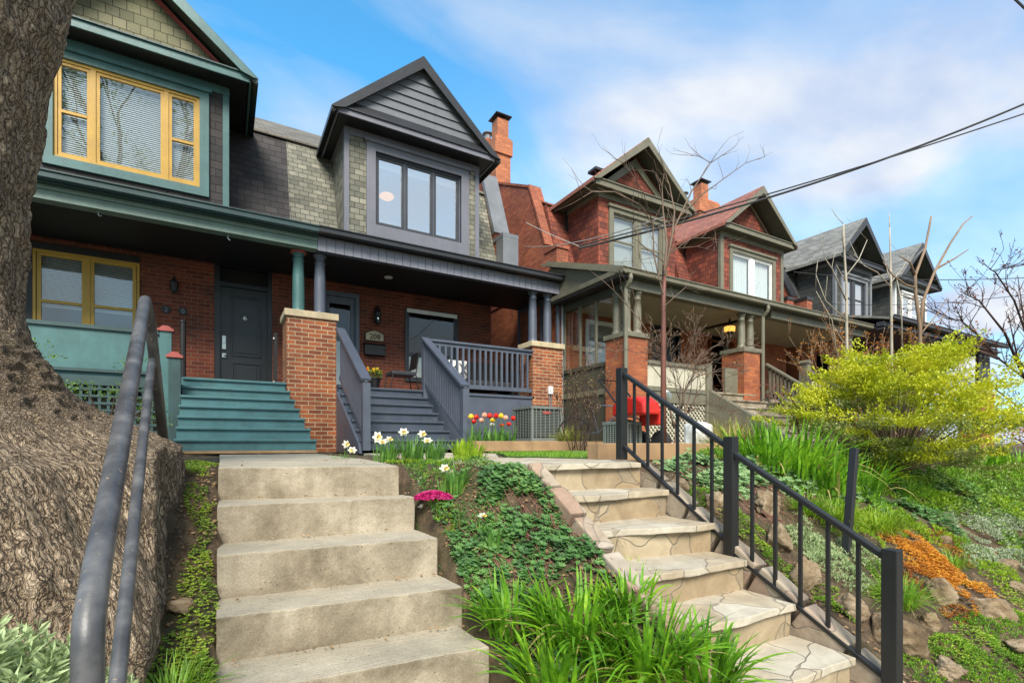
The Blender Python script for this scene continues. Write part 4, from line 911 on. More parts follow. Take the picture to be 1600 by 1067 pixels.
# ---------------- concrete stairs and landing ----------------
CS = thing('concrete_stairs', 'worn concrete garden steps rising to the teal porch, beside the big tree', 'stairs', (.5, 2.4, -1.4))
ns = [(3.50, 3.22, 1.0, -.147), (3.15, 3.08, 1.06, -.34), (2.83, 2.72, 1.075, -.545), (2.53, 2.43, 1.10, -.76), (2.2, 2.1, 1.09, -.96), (1.87, 1.8, 1.09, -1.16), (1.55, 1.5, 1.09, -1.36)]
for i, (yl, yr, xr, z) in enumerate(ns):
    if i == 0: poly = [(-.03, yl), (xr, yr), (1.15, 4.6), (1.19, 7.72), (-.05, 7.72), (-.03, 5)]; b0 = -.5
    else:
        py = ns[i-1]; poly = [(-.03, yl), (xr, yr), (xr-.02, py[1]+.03), (-.03, py[0]+.03)]; b0 = z-.4
    s = slab(poly, b0, z).build('landing' if i == 0 else 'step', 'concrete', CS)
    rough(s, .05, .0032, 14, .008)
# ---------------- flagstone stairs ----------------
FS = thing('flagstone_stairs', 'cream flagstone garden steps between low stone kerbs, beside the black railing', 'stairs', (2.36, 2, -1.3))
fs = [(2.90, 2.83, -.144), (2.56, 2.57, -.336), (2.32, 2.18, -.525), (1.97, 1.94, -.714), (1.67, 1.64, -.903), (1.36, 1.33, -1.09), (1.05, 1.02, -1.28), (.72, .70, -1.46)]
rr = random.Random(3)
for i, (yl, yr, z) in enumerate(fs):
    xl, xr = 1.94, 2.80
    if i == 0: poly = [(xl-.06, yl), (2.3, (yl+yr)/2-.015), (xr-.02, yr), (2.98, 3.2), (3.0, 3.8), (2.5, 4.6), (3.42, 6.4), (3.45, 7.45), (1.78, 7.45), (1.7, 6.4), (1.55, 4.8), (1.75, 3.4)]; yb = None
    else:
        pl, pr = fs[i-1][0], fs[i-1][1]; poly = [(xl, yl), (2.1, yl-.012+rr.random()*.02), (2.35, (yl+yr)/2-rr.random()*.02), (2.6, yr+rr.random()*.02), (xr, yr), (xr, pr+.08), (xl, pl+.08)]
    s = slab(poly, z-.04, z).build('tread' if i else 'landing', 'flagstone', FS); rough(s, .12, .006, 6, .006)
    if i == 0: poly = [(xl+.0, yl+.03), (xr, yr+.03), (xr, 3.3), (xl, 3.3)]
    else: poly = [(xl, yl+.03), (xr, yr+.03), (xr, fs[i-1][1]+.06), (xl, fs[i-1][0]+.06)]
    s = slab(poly, z-.23, z-.042).build('riser', 'flagstone_riser', FS); rough(s, .15, .005, 6, .006)
for x, nm in ((1.87, 'kerb'), (2.88, 'kerb')):
    k = MB()
    n = 9
    for i in range(n):
        t0, t1 = i/n, (i+1)/n+.002*(i % 2)
        ya, yb = 2.97-2.35*t0, 3.0-2.35*t1; za = -.10-(3.0-ya)*.60; zb = -.10-(3.0-yb)*.60
        k.beam((x, ya, za-.10), (x, yb, zb-.10), .115+.008*(i % 2), .20+.012*((i*5) % 3))
    o = k.build(nm, 'kerb_stone', FS); rough(o, .12, .006, 7, .012)
# ---------------- lawn, timbers, bed ----------------
lw = slab([(3.05, 3.75), (5.9, 3.9), (6.1, 6.75), (3.46, 6.75), (3.44, 6.3), (2.6, 4.6)], -.17, -.135).build('lawn', 'turf'); struct(lw)
gm = MB(); rr = random.Random(5)
def inpoly(x, y, P):
    c = False; n = len(P)
    for i in range(n):
        a, b = P[i], P[i-1]
        if (a[1] > y) != (b[1] > y) and x < (b[0]-a[0])*(y-a[1])/(b[1]-a[1])+a[0]: c = not c
    return c
LP = [(3.05, 3.75), (5.9, 3.9), (6.1, 6.75), (3.46, 6.75), (3.44, 6.3), (2.6, 4.6)]
for i in range(14000):
    x = rr.uniform(2.6, 6.1); y = rr.uniform(3.7, 6.75)
    if not inpoly(x, y, LP): continue
    h = rr.uniform(.02, .045); a = rr.uniform(0, 6.28); w_ = .004; lx = rr.uniform(-.02, .02); ly = rr.uniform(-.02, .02)
    gm.add([(x-w_*math.cos(a), y-w_*math.sin(a), -.14), (x+w_*math.cos(a), y+w_*math.sin(a), -.14), (x+lx, y+ly, -.14+h)], [(0, 1, 2)])
tag(gm.build('lawn_grass', 'leaf_grass'), 'short bright green grass of the small lawn', 'grass', kind='stuff')
for nm, (p, q, hw), lab in (('a', ((3.3, 6.85, -.04), (6.0, 6.85, -.04), .16), 'long landscape timber edging the tulip bed behind the lawn'), ('b', ((3.0, 3.68, -.08), (4.9, 3.68, -.08), .17), 'landscape timber at the foot of the black railing beside the lawn')):
    o = MB().beam((0, 0, 0), (q[0]-p[0], 0, 0), hw, hw).build('landscape_timber', 'timber', loc=(0, 0, 0), bevel=.008); o.location = p; tag(o, lab, 'timber')
struct(slab([(3.35, 6.93), (6.0, 6.93), (6.1, 9.4), (3.42, 9.4)], -.2, -.02).build('flower_bed', 'mulch'))
struct(slab([(5.0, 3.4), (30, 3.4), (30, 9.4), (6.2, 9.4)], -.3, -.125).build('front_yard', 'soil')) if False else None
# ---------------- black railing on the right ----------------
RL = thing('handrail', 'black square-bar steel railing beside the flagstone steps', 'railing', (2.83, 2.1, -.7))
X = 2.83; pt = [(3.10, -.13, .62), (2.08, -.72, .045), (1.185, -1.28, -.515)]
for i, (y, zb, zt) in enumerate(pt):
    w_ = .034
    MB().box(X-w_, X+w_, y-w_, y+w_, zb, zt).build('post', 'paint_black', RL, bevel=.004)
rails = [((3.10, .585), (2.08, -.035), (3.10, .0), (2.08, -.655), 6), ((2.08, -.05), (1.185, -.575), (2.08, -.69), (1.185, -1.17), 5)]
for (a, b, c, d, n) in rails:
    MB().beam((X, a[0], a[1]), (X, b[0], b[1]), .045, .03).build('top_rail', 'paint_black', RL, bevel=.006)
    MB().beam((X, c[0], c[1]), (X, d[0], d[1]), .035, .022).build('bottom_rail', 'paint_black', RL, bevel=.004)
    for k in range(1, n+1):
        t = k/(n+1); y = a[0]+(b[0]-a[0])*t; zt = a[1]+(b[1]-a[1])*t; zb = c[1]+(d[1]-c[1])*t
        MB().box(X-.009, X+.009, y-.009, y+.009, zb, zt-.01).build('baluster', 'paint_black', RL)
p = hit(1320, 868)
t = ray(1335, 700)*((p.y+.02)/ray(1335, 700).y)
o = MB().beam((0, 0, -.1), t-p, .05, .05).build('loose_post', 'paint_black', bevel=.004); o.location = p; tag(o, 'leaning black square steel post standing alone in the rock garden', 'post')
# ---------------- pipe handrail on the left ----------------
PR = thing('pipe_handrail', 'chipped grey pipe handrail with two rails left of the concrete steps', 'railing', (-.33, 2.6, -1))
top = Vector((-.375, 3.4, .79)); bend = Vector((-.245, 1.36, -.345))
pts = [(-.33, 4.05, -.16), (-.365, 3.52, .68), (-.372, 3.46, .76), (-.375, 3.40, .79), (-.37, 3.33, .765)]
d = (bend-top)
for t_ in (.2, .5, .8, .95): pts.append(tuple(top+d*t_))
pts += [(-.243, 1.34, -.37), (-.242, 1.325, -.42), (-.242, 1.32, -1.5)]
MB().tube(pts, .0285, 18).build('top_rail', 'old_pipe_paint', PR, smooth=True)
pts = [(-.362, 3.60, .46), (-.358, 3.54, .475), (-.352, 3.44, .44), (-.30, 2.6, -.035), (-.226, 1.50, -.64), (-.222, 1.46, -.70), (-.222, 1.45, -1.5)]
MB().tube(pts, .0195, 16).build('lower_rail', 'old_pipe_paint', PR, smooth=True)
# ---------------- big tree ----------------
TR = thing('street_tree', 'huge old tree with deeply furrowed bark and spreading roots at the left edge', 'tree', (-1.55, 3.5, -.2))
def trunk():
    nz, na = 420, 460; cx, cy = -1.55, 3.5; vs = []; gr = []
    for i in range(nz+1):
        t = i/nz
        z = -1.9+ (t/.62)*2.5 if t < .62 else .6+((t-.62)/.38)*4.2
        for j in range(na):
            th = 2*math.pi*j/na
            c, s = math.cos(th), math.sin(th)
            f = max(0, (.95-z))
            base = .60+.10*sstep(1.4, 2.6, z)
            # root flare: grows downwards, lobed
            lob = .5+.5*math.cos(3*th+.6)*.6+.35*math.cos(5*th-1.0)
            fl = (max(0, .75-z))**2.1*(.75+.55*lob)
            if z < -.10: fl = (.85**2.1)*(.75+.55*lob)+(-.10-z)*.62
            r = base+min(fl, 2.2)
            lean = .05*max(0, z)
            x = cx+lean+r*c*1.0; y = cy+r*s
            # bulges
            bp = Vector((x*1.1, y*1.1, z*1.3)); r2 = .10*noise.noise(bp)+.05*noise.noise(bp*2.3)+sstep(.5, -.1, z)*(.20*noise.noise(bp*1.2+Vector((5, 2, 9)))-.10*abs(noise.noise(bp*2.1+Vector((1, 7, 3)))))
            k = min(1, .35+f)
            x += c*r2*k; y += s*r2*k
            # furrows: stretched along the grain; the grain turns outwards on the roots
            sl = min(1, max(0, (.55-z)/.5))
            wq = noise.noise(Vector((x*2.2, y*2.2, z*1.6)))*1.1
            u = th*r*8.5*(1-sl)+ (th*9.5)*sl+wq*2.0
            q = Vector((c*r*9+wq*.25, s*r*9+wq*.25, z*4.2))
            q2 = Vector((c*12.8+wq*.5, s*12.8+wq*.5, r*5.5+z*2.0))
            q = q*(1-sl)+q2*sl; gr.append((q.x*(2.9+.9*sl), q.y*(2.9+.9*sl), q.z*(2.2+.4*sl)))
            n1 = 1-abs(noise.noise(q*.85))*2; n2 = 1-abs(noise.noise(q*2.1+Vector((9, 3, 1))))*2; n3 = noise.noise(Vector((x*22, y*22, z*22)))
            rid = .55*n1+.33*n2+.2*n3
            dd = .038*(rid-.3)
            # the roots stop at the concrete steps
            nx_ = x+c*dd; ny_ = y+s*dd; nz_ = z+dd*.6*sl
            lim = -.27+.06*noise.noise(Vector((y*1.8, z*1.8, 4)))+.05*max(0,-z-.3)*0-.25*sstep(-.75, -1.5, z)+.5*max(0, y-4.4)*-1
            yl_ = 1.0+1.05*sstep(-.30, -.46, nx_)*sstep(-.28, -.5, z)
            if ny_ < yl_: ny_ = yl_+(ny_-yl_)*.08+dd*.8
            if nx_ > lim: nx_ = lim+(nx_-lim)*.06+dd*.9
            vs.append((nx_, ny_, nz_))
    fs_ = [(i*na+j, i*na+(j+1) % na, (i+1)*na+(j+1) % na, (i+1)*na+j) for i in range(nz) for j in range(na)]
    m = MB(); m.add(vs, fs_); o = m.build('trunk', 'bark', TR, smooth=True)
    a = o.data.attributes.new('grain', 'FLOAT_VECTOR', 'POINT'); a.data.foreach_set('vector', [w_ for g_ in gr for w_ in g_]); return o
trk = trunk()
def grow(m, p, d, l, r, depth, rg, spread=.6, ratio=.68, up=.15, kids=(2, 3), tips=None, wob=.25, n=5, minr=.002, segs=4):
    pts = [p.copy()]; rs = [r]; dd = d.copy(); q = p.copy()
    for i in range(segs):
        dd = (dd+Vector((rg.uniform(-1, 1), rg.uniform(-1, 1), rg.uniform(-1, 1)))*wob*.5+Vector((0, 0, up*.3))).normalized()
        q = q+dd*l/segs; pts.append(q.copy()); rs.append(max(minr, r*(1-.42*(i+1)/segs)))
    m.tube(pts, rs, n)
    if tips is not None and depth <= 1:
        for a in pts[1:]: tips.append((a.copy(), dd.copy()))
    if depth <= 0: return
    for k in range(rg.randint(*kids)):
        t = rg.uniform(.35, 1) if k else 1
        idx = min(segs, max(1, round(t*segs))); b = pts[idx]
        ax = Vector((rg.uniform(-1, 1), rg.uniform(-1, 1), rg.uniform(-1, 1))).cross(dd).normalized()
        nd = (dd+ax*spread*rg.uniform(.5, 1.2)+Vector((0, 0, up))).normalized()
        grow(m, b, nd, l*ratio*rg.uniform(.8, 1.15), max(minr, rs[idx]*.72), depth-1, rg, spread, ratio, up, kids, tips, wob, n, minr, segs)
rg = random.Random(11); m = MB(); tips = []
for dx, dy in ((.4, -.2), (-.5, .3), (.1, .6), (-.1, -.7)): grow(m, Vector((-1.3+dx*.3, 3.5+dy*.3, 4.6)), Vector((dx, dy, .9)).normalized(), 2.2, .09, 3, rg, .55, .72, .12, (2, 3), tips, .2, 8, .012)
m.build('limbs', 'twig', TR, smooth=True)
def leafcloud(m, c, n, rad, size, rg, flatz=1, upb=.3, cup=.25):
    for i in range(n):
        while True:
            o = Vector((rg.uniform(-1, 1), rg.uniform(-1, 1), rg.uniform(-1, 1)))
            if o.length < 1: break
        p = Vector(c)+Vector((o.x*rad, o.y*rad, o.z*rad*flatz))
        leaf(m, p, (o+Vector((0, 0, upb))+Vector((rg.uniform(-.6, .6), rg.uniform(-.6, .6), rg.uniform(-.3, .6)))).normalized(), size*rg.uniform(.6, 1.25), rg, cup)
def leaf(m, p, d, s, rg, cup=.25, wr=.5):
    x = d.cross(Vector((rg.uniform(-1, 1), rg.uniform(-1, 1), 1))).normalized(); n_ = x.cross(d)
    m.add([p, p+d*s*.5+x*s*wr*.5+n_*s*cup*.3, p+d*s, p+d*s*.5-x*s*wr*.5+n_*s*cup*.3], [(0, 1, 2, 3)])
m = MB()
for p_, d_ in tips: leafcloud(m, p_, 22, .38, .09, rg)
tag(m.build('foliage', 'leaf_ivy', TR), None, None)
# ---------------- plants ----------------
def blades(m, n, r0, l0, l1, w_, rg, lean=(.1, .8), droop=.45, seg=6, fold=.35, origin=(0, 0, 0), dirb=None):
    for i in range(n):
        a = rg.uniform(0, 6.283); rr0 = r0*math.sqrt(rg.random()); ln = rg.uniform(l0, l1); le = rg.uniform(*lean)
        bx, by = math.cos(a)*rr0+origin[0], math.sin(a)*rr0+origin[1]
        a2 = a+rg.uniform(-.7, .7); dx, dy = math.cos(a2), math.sin(a2); px, py = -dy, dx
        dr = droop*rg.uniform(.3, 1.3)*le; vs = []; tw = rg.uniform(-.5, .5)
        for k in range(seg+1):
            t = k/seg; h = ln*(le*(t*.55+.45*t*t)); z = ln*(math.sqrt(max(.05, 1-le*le*.5))*t-dr*t*t*t)+origin[2]-.02
            ww = w_*(1-t**2.6)*(.55+.9*min(t*3, 1)*.5)*.5+.0006
            cx_, cy_ = bx+dx*h, by+dy*h; ca = math.cos(tw*t); sa = math.sin(tw*t)
            vs += [(cx_+px*ww*ca, cy_+py*ww*ca, z+ww*sa+ww*fold), (cx_, cy_, z), (cx_-px*ww*ca, cy_-py*ww*ca, z-ww*sa+ww*fold)]
        m.add(vs, [(3*k, 3*k+1, 3*k+4, 3*k+3) for k in range(seg)]+[(3*k+1, 3*k+2, 3*k+5, 3*k+4) for k in range(seg)])
def clump(name, mat, label, cat, at, n, r0, l0, l1, w_, seed=0, lean=(.1, .8), droop=.45, group=None, seg=6):
    rg = random.Random(seed); m = MB(); blades(m, n, r0, l0, l1, w_, rg, lean, droop, seg)
    m.cm = 1; blades(m, max(2, n//9), r0, l0*.6, l1*.8, w_*.8, rg, (.6, 1.1), .8, seg)
    o = m.build(name, [mat, 'leaf_straw'], smooth=True); o.location = at; return tag(o, label, cat, group)
# daylilies in front, between the two stairs
G_DL = 'daylily clumps'
for i, (u, v, n, s, lab) in enumerate([(800, 985, 60, .85, 'bright green daylily clump touching the lower concrete step'), (905, 1000, 95, 1.0, 'thick daylily clump in the middle of the front bank'), (1010, 1050, 95, 1.0, 'daylily clump leaning over the flagstone treads'), (880, 1085, 90, 1, 'lowest daylily clump at the bottom edge, near the concrete steps'), (1100, 1075, 70, .85, 'rightmost daylily clump in front of the flagstone steps'), (980, 960, 40, .7, 'small daylily clump below the leafy groundcover')]):
    p = hit(u, v); p.x = min(p.x, 1.80); clump('daylily', 'leaf_daylily', lab, 'plant', p, int(n*1.8), .15*s, .26*s, .42*s, .021, 20+i, (.15, 1.0), .5, G_DL, 8)
for i, (u, v, n, s, lab) in enumerate([(1195, 735, 70, 1, 'daylily clump left of the others under the golden shrub'), (1240, 745, 90, 1.1, 'tall daylily clump under the golden shrub, beside the little weeping tree'), (1290, 768, 60, .9, 'pale daylily clump just left of the leaning post'), (1340, 770, 60, .8, 'daylily clump right behind the leaning post'), (1530, 735, 80, .9, 'daylily clump right of the golden shrub'), (1590, 745, 80, .9, 'daylily clump at the right edge beyond the golden shrub'), (1225, 700, 60, 1, 'daylily clump close behind, against the golden shrub')]):
    p = hit(u, v); clump('daylily', 'leaf_daylily', lab, 'plant', p, int(n*1.6), .26*s, .34*s, .60*s, .026, 40+i, (.1, .9), .4, G_DL, 6)
# fine grass tufts
G_GR = 'grass tufts'
for i, (u, v, n, l, mat, lab) in enumerate([(1300, 815, 420, .26, 'leaf_lime', 'soft mound of fine grass left of the leaning post'), (1370, 830, 420, .26, 'leaf_lime', 'soft mound of fine grass right of the leaning post'), (1260, 800, 260, .22, 'leaf_grass', 'fine grass tuft above the silver plant'), (1405, 945, 320, .24, 'leaf_grass', 'spiky grass tuft right beside the lowest railing post'), (1425, 780, 200, .3, 'leaf_daylily', 'upright grass tuft below the golden shrub'), (1490, 885, 160, .2, 'leaf_grass', 'small grass tuft growing among the orange sedum'), (935, 850, 160, .16, 'leaf_straw', 'dry grass tuft against the left kerb of the flagstone steps'), (985, 905, 120, .16, 'leaf_lime', 'thin grass tuft hanging over the flagstone kerb'), (268, 960, 220, .22, 'leaf_grass', 'green grass tuft between tree roots and concrete steps')]):
    p = hit(u, v)
    if u < 400: p = Vector((-.17, 2.25, ground_z(-.17, 2.25)))
    clump('grass_tuft', mat, lab, 'plant', p, n, .09 if l < .25 else .14, l*.55, l*1.1, .0045, 60+i, (.2, 1.05), .6, G_GR, 5)
for (x, y, z, n, l, mat, lab, s) in [(5.35, 7.25, -.03, 420, .46, 'leaf_strawgreen', 'yellow green ornamental grass in front of the air conditioner', 1), (5.9, 4.35, -.14, 600, .62, 'leaf_straw', 'straw coloured ornamental grass beyond the railing', 2)]:
    clump('ornamental_grass', mat, lab, 'plant', (x, y, z), n, .12*s, l*.6, l, .007, 77, (.15, 1.0), .5, None, 5)
# groundcovers: nobody could count these
def cover(name, mat, label, patches, size, n_per, h, kind='lobed', seed=1, cat='groundcover'):
    rg = random.Random(seed); m = MB()
    for (x, y, rx, ry, rot) in patches:
        n = int(n_per*rx*ry*3.14)
        for i in range(n):
            a = rg.uniform(0, 6.283); q = math.sqrt(rg.random()); jit = 1+.35*noise.noise(Vector((math.cos(a)*1.5+x, math.sin(a)*1.5+y, 2)))
            ex, ey = rx*q*math.cos(a)*jit, ry*q*math.sin(a)*jit
            px, py = x+ex*math.cos(rot)-ey*math.sin(rot), y+ex*math.sin(rot)+ey*math.cos(rot)
            if noise.noise(Vector((px*4.5, py*4.5, seed*3.1))) < -.22: continue
            dome = (1-q*q)*h*(.7+.6*noise.noise(Vector((px*5, py*5, 5))))
            p = Vector((px, py, ground_z(px, py)+.008+dome*rg.uniform(.35, 1.1)))
            if kind == 'lobed':
                s = size*rg.uniform(.6, 1.2); nrm = Vector((rg.uniform(-.5, .5), rg.uniform(-.9, .2), 1)).normalized(); ux = nrm.orthogonal().normalized(); uy = nrm.cross(ux); ph = rg.random()*6
                vs = [p]+[p+(ux*math.cos(ph+k*.3927*1.0)+uy*math.sin(ph+k*.3927))*s*(1 if k % 2 else .52)+nrm*s*(.16 if k % 2 else -.05) for k in range(16)]
                m.add(vs, [(0, 1+k, 1+(k+1) % 16) for k in range(16)])
            elif kind == 'spike':
                for k in range(4):
                    d = Vector((rg.uniform(-.7, .7), rg.uniform(-.9, .5), rg.uniform(.5, 1.2))).normalized(); leaf(m, p, d, size*rg.uniform(.7, 1.3), rg, .2, .28)
            elif kind == 'star':
                for k in range(5):
                    a3 = k*1.257+i; d = Vector((math.cos(a3), math.sin(a3)-.1, rg.uniform(.25, .8))).normalized(); leaf(m, p, d, size*rg.uniform(.7, 1.2), rg, .3, .55)
            else:
                d = Vector((rg.uniform(-1, 1), rg.uniform(-1, .7), rg.uniform(-.05, .7))).normalized(); leaf(m, p, d, size*rg.uniform(.6, 1.3), rg, .35, .55)
    return tag(m.build(name, mat), label, cat, kind='stuff')
def P2(u, v, rx, ry, rot=0): p = hit(u, v); return (p.x, p.y, rx, ry, rot)
cover('geranium_patch', 'leaf_geranium', 'dark green lobed groundcover on the bank between the two stairs', [P2(805, 790, .27, .2, 0), P2(850, 780, .2, .25), P2(790, 745, .2, .2), P2(835, 830, .25, .16), P2(930, 930, .12, .12), P2(770, 860, .3, .13, .3), P2(870, 860, .28, .15, -.2), P2(720, 885, .2, .1), P2(780, 930, .2, .1), P2(905, 880, .2, .1), P2(700, 860, .1, .1)], .024, 2600, .12, 'lobed', 1)
cover('geranium_patch', 'leaf_geranium_pale', 'pale green lobed groundcover beyond the railing posts', [P2(1110, 740, .4, .3), P2(1190, 745, .5, .3), P2(1250, 765, .35, .2), P2(1080, 725, .3, .3), P2(1150, 760, .4, .2), P2(1320, 770, .3, .15)], .032, 1300, .16, 'lobed', 2)
cover('dark_groundcover', 'leaf_geranium', 'dark green leafy groundcover in the rock garden below the golden shrub', [P2(1455, 810, .25, .2), P2(1420, 800, .2, .15), P2(1500, 770, .5, .3), P2(1400, 760, .5, .3), P2(1350, 780, .4, .25), P2(1480, 830, .3, .12)], .030, 1400, .15, 'lobed', 3)
cover('trailing_vine', 'leaf_ivy', 'bright green trailing vine spreading down the slope right of the shrub', [P2(1545, 795, .6, .3), P2(1490, 770, .5, .25), P2(1590, 830, .5, .25), P2(1580, 790, .6, .4), P2(1450, 750, .5, .3), P2(1500, 800, .5, .2), P2(1600, 860, .4, .15), P2(1400, 735, .6, .4), P2(1560, 760, .8, .5)], .038, 2600, .16, 'leaf', 4)
cover('silver_carpet', 'leaf_silver', 'silvery grey green carpet plant at the right edge', [P2(1545, 840, .42, .2, .2), P2(1590, 880, .35, .2), P2(1500, 815, .4, .13), P2(1570, 820, .4, .2), P2(1530, 870, .3, .1), P2(1600, 840, .5, .2)], .024, 4200, .10, 'spike', 5)
cover('silver_carpet', 'leaf_sage', 'pale feathery silver plant behind the railing balusters', [P2(1255, 850, .16, .13), P2(1300, 880, .2, .13), P2(1240, 820, .15, .1), P2(1330, 905, .15, .1), P2(1280, 860, .22, .12), P2(1340, 870, .2, .1)], .022, 4200, .10, 'spike', 6)
cover('orange_sedum', 'leaf_orange', 'orange sedum carpet in the rock garden', [P2(1410, 850, .22, .12), P2(1450, 870, .26, .13), P2(1500, 915, .2, .1), P2(1480, 890, .2, .12), P2(1530, 925, .15, .08), P2(1430, 850, .25, .14), P2(1470, 900, .25, .1), P2(1450, 885, .3, .16), P2(1500, 940, .2, .12)], .013, 7500, .08, 'star', 7)
cover('rust_sedum', 'leaf_rust', 'rust and yellow sedum mixed with the orange carpet', [P2(1440, 900, .2, .1), P2(1470, 840, .2, .1), P2(1500, 960, .14, .08), P2(1545, 950, .12, .08), P2(1400, 880, .1, .1), P2(1560, 870, .1, .1), P2(1420, 910, .2, .1), P2(1500, 870, .2, .12)], .012, 5500, .05, 'star', 8)
cover('moss_patch', 'leaf_moss', 'yellow green moss and sedum cushions low in the rock garden', [P2(1530, 1000, .16, .1), P2(1580, 960, .2, .1), P2(1500, 1050, .15, .08), P2(1590, 1040, .2, .1), P2(1195, 860, .08, .08), P2(1180, 830, .08, .06), P2(1370, 930, .1, .06)], .011, 5500, .035, 'star', 9)
cover('moss_patch', 'leaf_moss', 'bright moss and tiny leaves in the soil strip beside the concrete steps', [(-.14, 3.5, .06, .35, 0), (-.12, 2.9, .07, .14, 0), (-.1, 2.35, .10, .16, 0), (-.13, 2.05, .1, .12, 0), (-.2, 3.95, .14, .2, 0), (-.3, 4.5, .3, .25, 0), (-.08, 3.15, .05, .15, 0), (-.12, 1.8, .08, .1, 0), (-.16, 2.3, .13, .3, 0), (-.1, 2.7, .08, .3, 0)], .013, 4600, .035, 'star', 10)
cover('lime_groundcover', 'leaf_lime', 'low lime green plants along the top of the bank behind the tulip leaves', [(1.5, 3.45, .3, .25, 0), (1.35, 3.9, .25, .4, 0), (1.2, 3.0, .12, .2, 0), (1.72, 3.15, .12, .2, 0)], .02, 1800, .05, 'spike', 12)
cover('silver_carpet', 'leaf_silver', 'small silvery plants edging the flagstone landing', [(1.58, 3.7, .16, .3, 0), (1.65, 3.25, .1, .2, 0), (1.3, 3.3, .12, .15, 0)], .018, 2500, .06, 'spike', 13)
# general greenery deeper in the garden to the right
cover('garden_greenery', 'leaf_grass', 'mixed low greenery covering the upper garden on the right', [(5.5, 3.6, .9, .5, 0), (7.5, 3.9, 2.0, .8, 0), (10, 4.2, 2, 1, 0), (4.3, 3.25, .5, .3, 0), (9, 2.9, 2, .6, 0), (6, 2.6, 1.2, .35, 0), (5, 2.5, .8, .3, 0)], .05, 700, .14, 'spike', 14)
# leaf litter and stems
def litter():
    rg = random.Random(9); m = MB()
    for (x0, x1, y0, y1, n) in ((1.08, 1.85, 1.2, 3.4, 3400), (-.26, -.04, 1.5, 3.8, 700), (3.0, 5.5, 1.0, 3.2, 2600)):
        for i in range(n):
            x, y = rg.uniform(x0, x1), rg.uniform(y0, y1); p = Vector((x, y, ground_z(x, y)+.008))
            d = Vector((rg.uniform(-1, 1), rg.uniform(-1, 1), rg.uniform(-.3, .4))).normalized(); leaf(m, p, d, rg.uniform(.008, .034), rg, .6, .6)
    tag(m.build('leaf_litter', 'leaf_dead'), 'brown fallen leaves and dry bits on the garden soil', 'leaf litter', kind='stuff')
    m = MB()
    for (x0, x1, y0, y1, n) in ((1.25, 1.84, 1.9, 2.9, 170), (3.1, 4.4, 2.2, 2.9, 160)):
        for i in range(n):
            x, y = rg.uniform(x0, x1), rg.uniform(y0, y1); z = ground_z(x, y); l = rg.uniform(.05, .14)
            m.tube([(x, y, z+.05), (x+rg.uniform(-.03, .05), y-l*.6, z+.05-l*.5), (x+rg.uniform(-.03, .06), y-l, z+.02-l*.62)], .0022, 3, cap=False)
    tag(m.build('dry_stems', 'twig_red'), 'brown dry stems trailing below the lobed groundcover', 'stems', kind='stuff')
litter()
# sage bush bottom left
def sage(at, rad, n, mat, lab, name='sage_bush', size=.07, seed=4):
    rg = random.Random(seed); m = MB()
    for i in range(n):
        a = rg.uniform(0, 6.283); q = math.sqrt(rg.random()); b = Vector((math.cos(a)*q*rad, math.sin(a)*q*rad, (1-q*q)*rad*.82*rg.uniform(.6, 1.1)))
        up = Vector((math.cos(a)*q*.6, math.sin(a)*q*.6, 1)).normalized()
        for k in range(8):
            a3 = k*2.4; d = (up*(.35+k*.09)+Vector((math.cos(a3), math.sin(a3), .1))*.8).normalized(); leaf(m, b+up*k*size*.13, d, size*(1.1-k*.07), rg, .25, .26)
    o = m.build(name, mat); o.location = at; return tag(o, lab, 'plant')
p = Vector((-1.1, 2.12, ground_z(-1.1, 2.12)))
sage(Vector((-.60, 1.78, -.80)), .36, 340, 'leaf_sage', 'pale green sage bush at the bottom left corner, in front of the tree roots', size=.06)
sage(Vector((-.33, 1.95, -1.02)), .16, 60, 'leaf_sage', 'small sage tuft behind the pipe handrail', size=.05, seed=8)
# ---------------- rocks ----------------
def rock(at, s, rot, seed, lab, sq=(1, .8, .6)):
    n, mm = 56, 36; m = MB(); vs = []; rg = random.Random(seed); off = Vector((seed*3.7, seed*1.3, seed*.7)); cuts = [Vector((rg.uniform(-1, 1), rg.uniform(-1, 1), rg.uniform(-.4, 1))).normalized() for _ in range(9)]
    for i in range(mm+1):
        for j in range(n):
            th = math.pi*i/mm; ph = 2*math.pi*j/n; d = Vector((math.sin(th)*math.cos(ph), math.sin(th)*math.sin(ph), -math.cos(th)))
            r = 1+.28*noise.noise(d*1.3+off)
            for c_ in cuts:
                k = d.dot(c_)
                if k > .01: r = min(r, .70/k)
            p3 = d*r
            r += .10*noise.noise(p3*3.2+off)+.05*noise.noise(p3*7+off)-.07*abs(noise.noise(Vector((p3.x*2.5, p3.y*2.5, p3.z*9))+off))+.025*noise.noise(p3*16+off)
            vs.append((d.x*r*s*sq[0], d.y*r*s*sq[1], d.z*r*s*sq[2]))
    m.add(vs, [(i*n+j, i*n+(j+1) % n, (i+1)*n+(j+1) % n, (i+1)*n+j) for i in range(mm) for j in range(n)])
    o = m.build('rock', 'limestone', smooth=True); o.location = at; o.rotation_euler = (0, R(12), rot); return tag(o, lab, 'rock', 'garden rocks')
